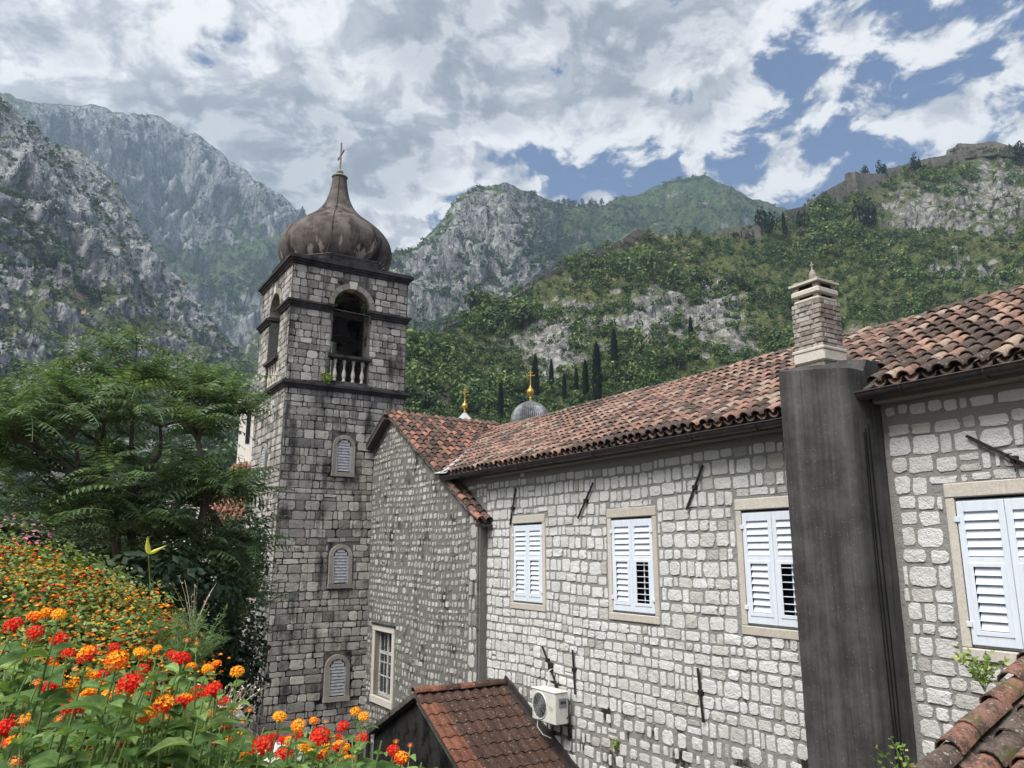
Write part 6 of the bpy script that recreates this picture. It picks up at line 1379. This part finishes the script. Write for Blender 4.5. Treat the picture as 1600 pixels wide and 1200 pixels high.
# fine fennel-like shrub and dry stalks
def wispy(name, px, py, rng, n_, h, spread, mat, label, seed, leafn=0, cat='plant', lw=.004, leafmat=None, ls=.03, base_z=None):
    r = random.Random(seed); b = at(px, py, rng); th = thing(name, b, label, cat, None, False); q = MB(); lv = MB()
    for i in range(n_):
        a = r.uniform(0, 6.28); s_ = spread * r.random() ** .6; hh = h * r.uniform(.55, 1.05); e_ = b + np.array([math.cos(a) * s_, math.sin(a) * s_, hh]); m_ = (b + e_) / 2 + np.array([math.cos(a) * s_ * -.15, math.sin(a) * s_ * -.15, hh * .12]); t_ = np.linspace(0, 1, 7)[:, None]; cv = (1 - t_) ** 2 * b + 2 * t_ * (1 - t_) * m_ + t_ ** 2 * e_
        q.tube(cv, np.linspace(lw, lw * .4, 7), 3, r.random(), cap=False)
        for k in range(leafn):
            p = cv[r.randrange(2, 7)] + np.array([r.uniform(-.3, .3), r.uniform(-.3, .3), r.uniform(-.3, .3)]) * ls; d_ = unit(np.array([r.gauss(0, 1), r.gauss(0, 1), r.gauss(.5, .7)])); nn = unit(np.cross(d_, [r.gauss(0, 1), r.gauss(0, 1), r.gauss(0, 1)])); L_ = ls * r.uniform(.6, 1.3); w_ = L_ * (.28 if leafmat != 'leaf_fennel' else .05)
            lv.add([p, p + d_ * L_ * .45 + nn * w_, p + d_ * L_, p + d_ * L_ * .45 - nn * w_], [(0, 1, 2, 3)], r.random())
    q.build('stems', M[mat], th, fixn=False, kind='stuff')
    if leafn: lv.build('foliage', M[leafmat or mat], th, fixn=False, kind='stuff')
    return th
wispy('fennel', 285, 1075, 6.2, 70, .50, .30, 'leaf_fennel', 'feathery pale green fennel clump right of the orange bush', 1, 70, 'plant', .003, 'leaf_fennel', .05)
wispy('dry_stalks', 300, 1000, 6.6, 10, .46, .20, 'stem_dry', 'thin pale dry stalks rising above the fennel', 2, 5, 'plant', .0028, 'stem_dry', .02)
wispy('dry_grass', 335, 1170, 2.6, 70, .17, .10, 'stem_dry', 'clump of straw-coloured dry grass among the lantana', 3, 4, 'grass', .0012, 'stem_dry', .014)
wispy('dry_sprig', 350, 1130, 2.4, 5, .12, .14, 'stem_dry', 'sprig with tiny white flowers above the dry grass', 4, 14, 'plant', .0012, 'plaster_white', .008)
# pale stones and low garden wall glimpsed through the flowers
r = random.Random(6)
for (px, py, rng, s_, lb) in [(345, 1125, 2.75, .075, 'pale stone lying among the dry grass'), (440, 1195, 2.5, .10, 'pale stone half hidden behind the red lantana heads'), (318, 1150, 2.9, .06, 'small pale stone left of the dry grass')]:
    c = at(px, py, rng); q = MB(); rr_ = np.random.default_rng(int(px)); an = np.linspace(0, 6.283, 11)[:-1]; V = []
    for z, k in ((-.5, .8), (-.1, 1.05), (.3, .85), (.5, .45)): V += [(c[0] + math.cos(a) * s_ * k * rr_.uniform(.8, 1.15), c[1] + math.sin(a) * s_ * k * rr_.uniform(.8, 1.15), c[2] + z * s_ * 1.1) for a in an]
    q.add(V, [(i * 10 + j, i * 10 + (j + 1) % 10, (i + 1) * 10 + (j + 1) % 10, (i + 1) * 10 + j) for i in range(3) for j in range(10)] + [tuple(range(9, -1, -1)), tuple(range(30, 40))], .9); o = q.build('garden_stone', M['limestone'], None, 50); tag(o, lb, 'stone')
ew = MB(); ew.bbox((-.62, 2.55, -1.7), (-.1, 2.85, -.78), .03); 
# earth bank under the front flowers
bk = MB(); xs = np.linspace(-3.2, .1, 24); ys = np.linspace(1.2, 3.0, 12); V = [(x, y, -1.66 + .78 * math.exp(-((x + 1.1) / 1.3) ** 2 - ((y - 2.35) / .55) ** 2) + .05 * float(fbm(np.array([[x * 3, y * 3, 0]]), 3)[0])) for y in ys for x in xs]
bk.add(V, [(j * 24 + i, j * 24 + i + 1, (j + 1) * 24 + i + 1, (j + 1) * 24 + i) for j in range(11) for i in range(23)]); tag(bk.build('earth_bank', M['earth'], None, True), 'earth bank under the flowers', None, None, 'structure')
# bright yellow-green leaf standing out against the shade
yl = thing('yellow_leaf', at(233, 866, 8.0), 'bright yellow-green forked leaf standing out against the dark shade', 'leaf', None, False)
for (tx, ty) in ((231, 838), (262, 851)):
    p, e_ = at(232, 865, 8.), at(tx, ty, 7.95); m_ = (p + e_) / 2 + np.array([-.01, 0, -.015 if tx > 240 else 0]); t_ = np.linspace(0, 1, 8)[:, None]; cv = (1 - t_) ** 2 * p + 2 * t_ * (1 - t_) * m_ + t_ ** 2 * e_; wd = np.array([.012, .02, .022, .019, .015, .010, .006, .001]) * (1.2 if tx < 240 else .8); ax = unit(e_ - p); sd = unit(np.cross(ax, [0, 1, 0]))
    q = MB(); V = np.vstack([cv - sd * wd[:, None], cv + sd * wd[:, None], cv + np.array([0, -.008, 0])]); q.add(V, [(i, i + 1, 16 + i + 1, 16 + i) for i in range(7)] + [(16 + i, 16 + i + 1, 8 + i + 1, 8 + i) for i in range(7)], .6); q.build('blade', M['leaf_yellow'], yl, fixn=False)
q = MB(); q.tube([at(232, 866, 8.0), at(234, 900, 8.05), at(238, 980, 8.1), np.array([*at(240, 1000, 8.1)[:2], -1.66])], .006, 4); q.build('stalk', M['stem_green'], yl)
# weeds on roof, walls and belfry
def weed(s, o, z, n_, h, sp, label, seed, ls=.05, leafn=14):
    lm = 'leaf_dark' if label.startswith('ivy') else 'leaf_weed'
    p = W(s, o, z); x, y = project(p); return wispy('weed', float(x[0]), float(y[0]), float(math.hypot(p[0], p[1])), n_, h, sp, 'stem_green', label, seed, leafn, 'plant', .003, lm, ls)
weed(3.45, 2.55, -1.05, 16, .30, .22, 'leafy weed growing from the upper edge of the mossy tiles', 11, .045, 16)
weed(3.60, 3.35, -1.75, 12, .40, .30, 'leafy weed at the foot of the mossy roof by the pier', 12, .04, 13)
weed(11.1, .03, -3.35, 8, .22, .12, 'small weed rooted in a joint low on the house wall', 13, .05, 14)
weed(S0 - .08, FO1 + .12, ZL + .03, 14, .30, .30, 'weed hanging on the lower cornice left of the balusters', 14, .08, 12)
weed(S0 + .12, FO1 - .14, 7.5, 16, .42, .26, 'ivy sprouting under the left side of the belfry arch', 15, .09, 18)
weed(S0 + .15, FO0 + .16, 7.35, 12, .38, .22, 'ivy sprouting under the right side of the belfry arch', 16, .08, 14)
weed(S0 + .25, O0 + .9, ZT + .1, 8, .22, .2, 'weed growing at the foot of the onion dome', 17, .06, 10)
weed(13.9, 2.3, -4.3, 10, .4, .25, 'leafy weed at the foot of the black annex gable', 18, .05, 12)
weed(12.9, 2.5, -4.0, 10, .35, .25, 'small green weed below the annex verge at the bottom edge', 19, .05, 12)

# ------------------------------------------------------------------ haze: one even body of air round the whole place
hz = MB(); hz.box((-2600, -200, -9.5), (2000, 3000, 1420)); hm = bpy.data.materials.new('haze'); hm.use_nodes = True; ht = NT(hm.node_tree); ht.n.clear()
ho = ht.new('ShaderNodeOutputMaterial'); hv = ht.new('ShaderNodeVolumePrincipled'); hv.inputs['Color'].default_value = (.60, .79, 1.0, 1); hv.inputs['Density'].default_value = .00021; hv.inputs['Anisotropy'].default_value = .2
ht.l.new(hv.outputs[0], ho.inputs['Volume']); hm.cycles.homogeneous_volume = True
haze = hz.build('haze', hm, None); tag(haze, 'thin pale blue haze in the air', None, None, 'stuff')
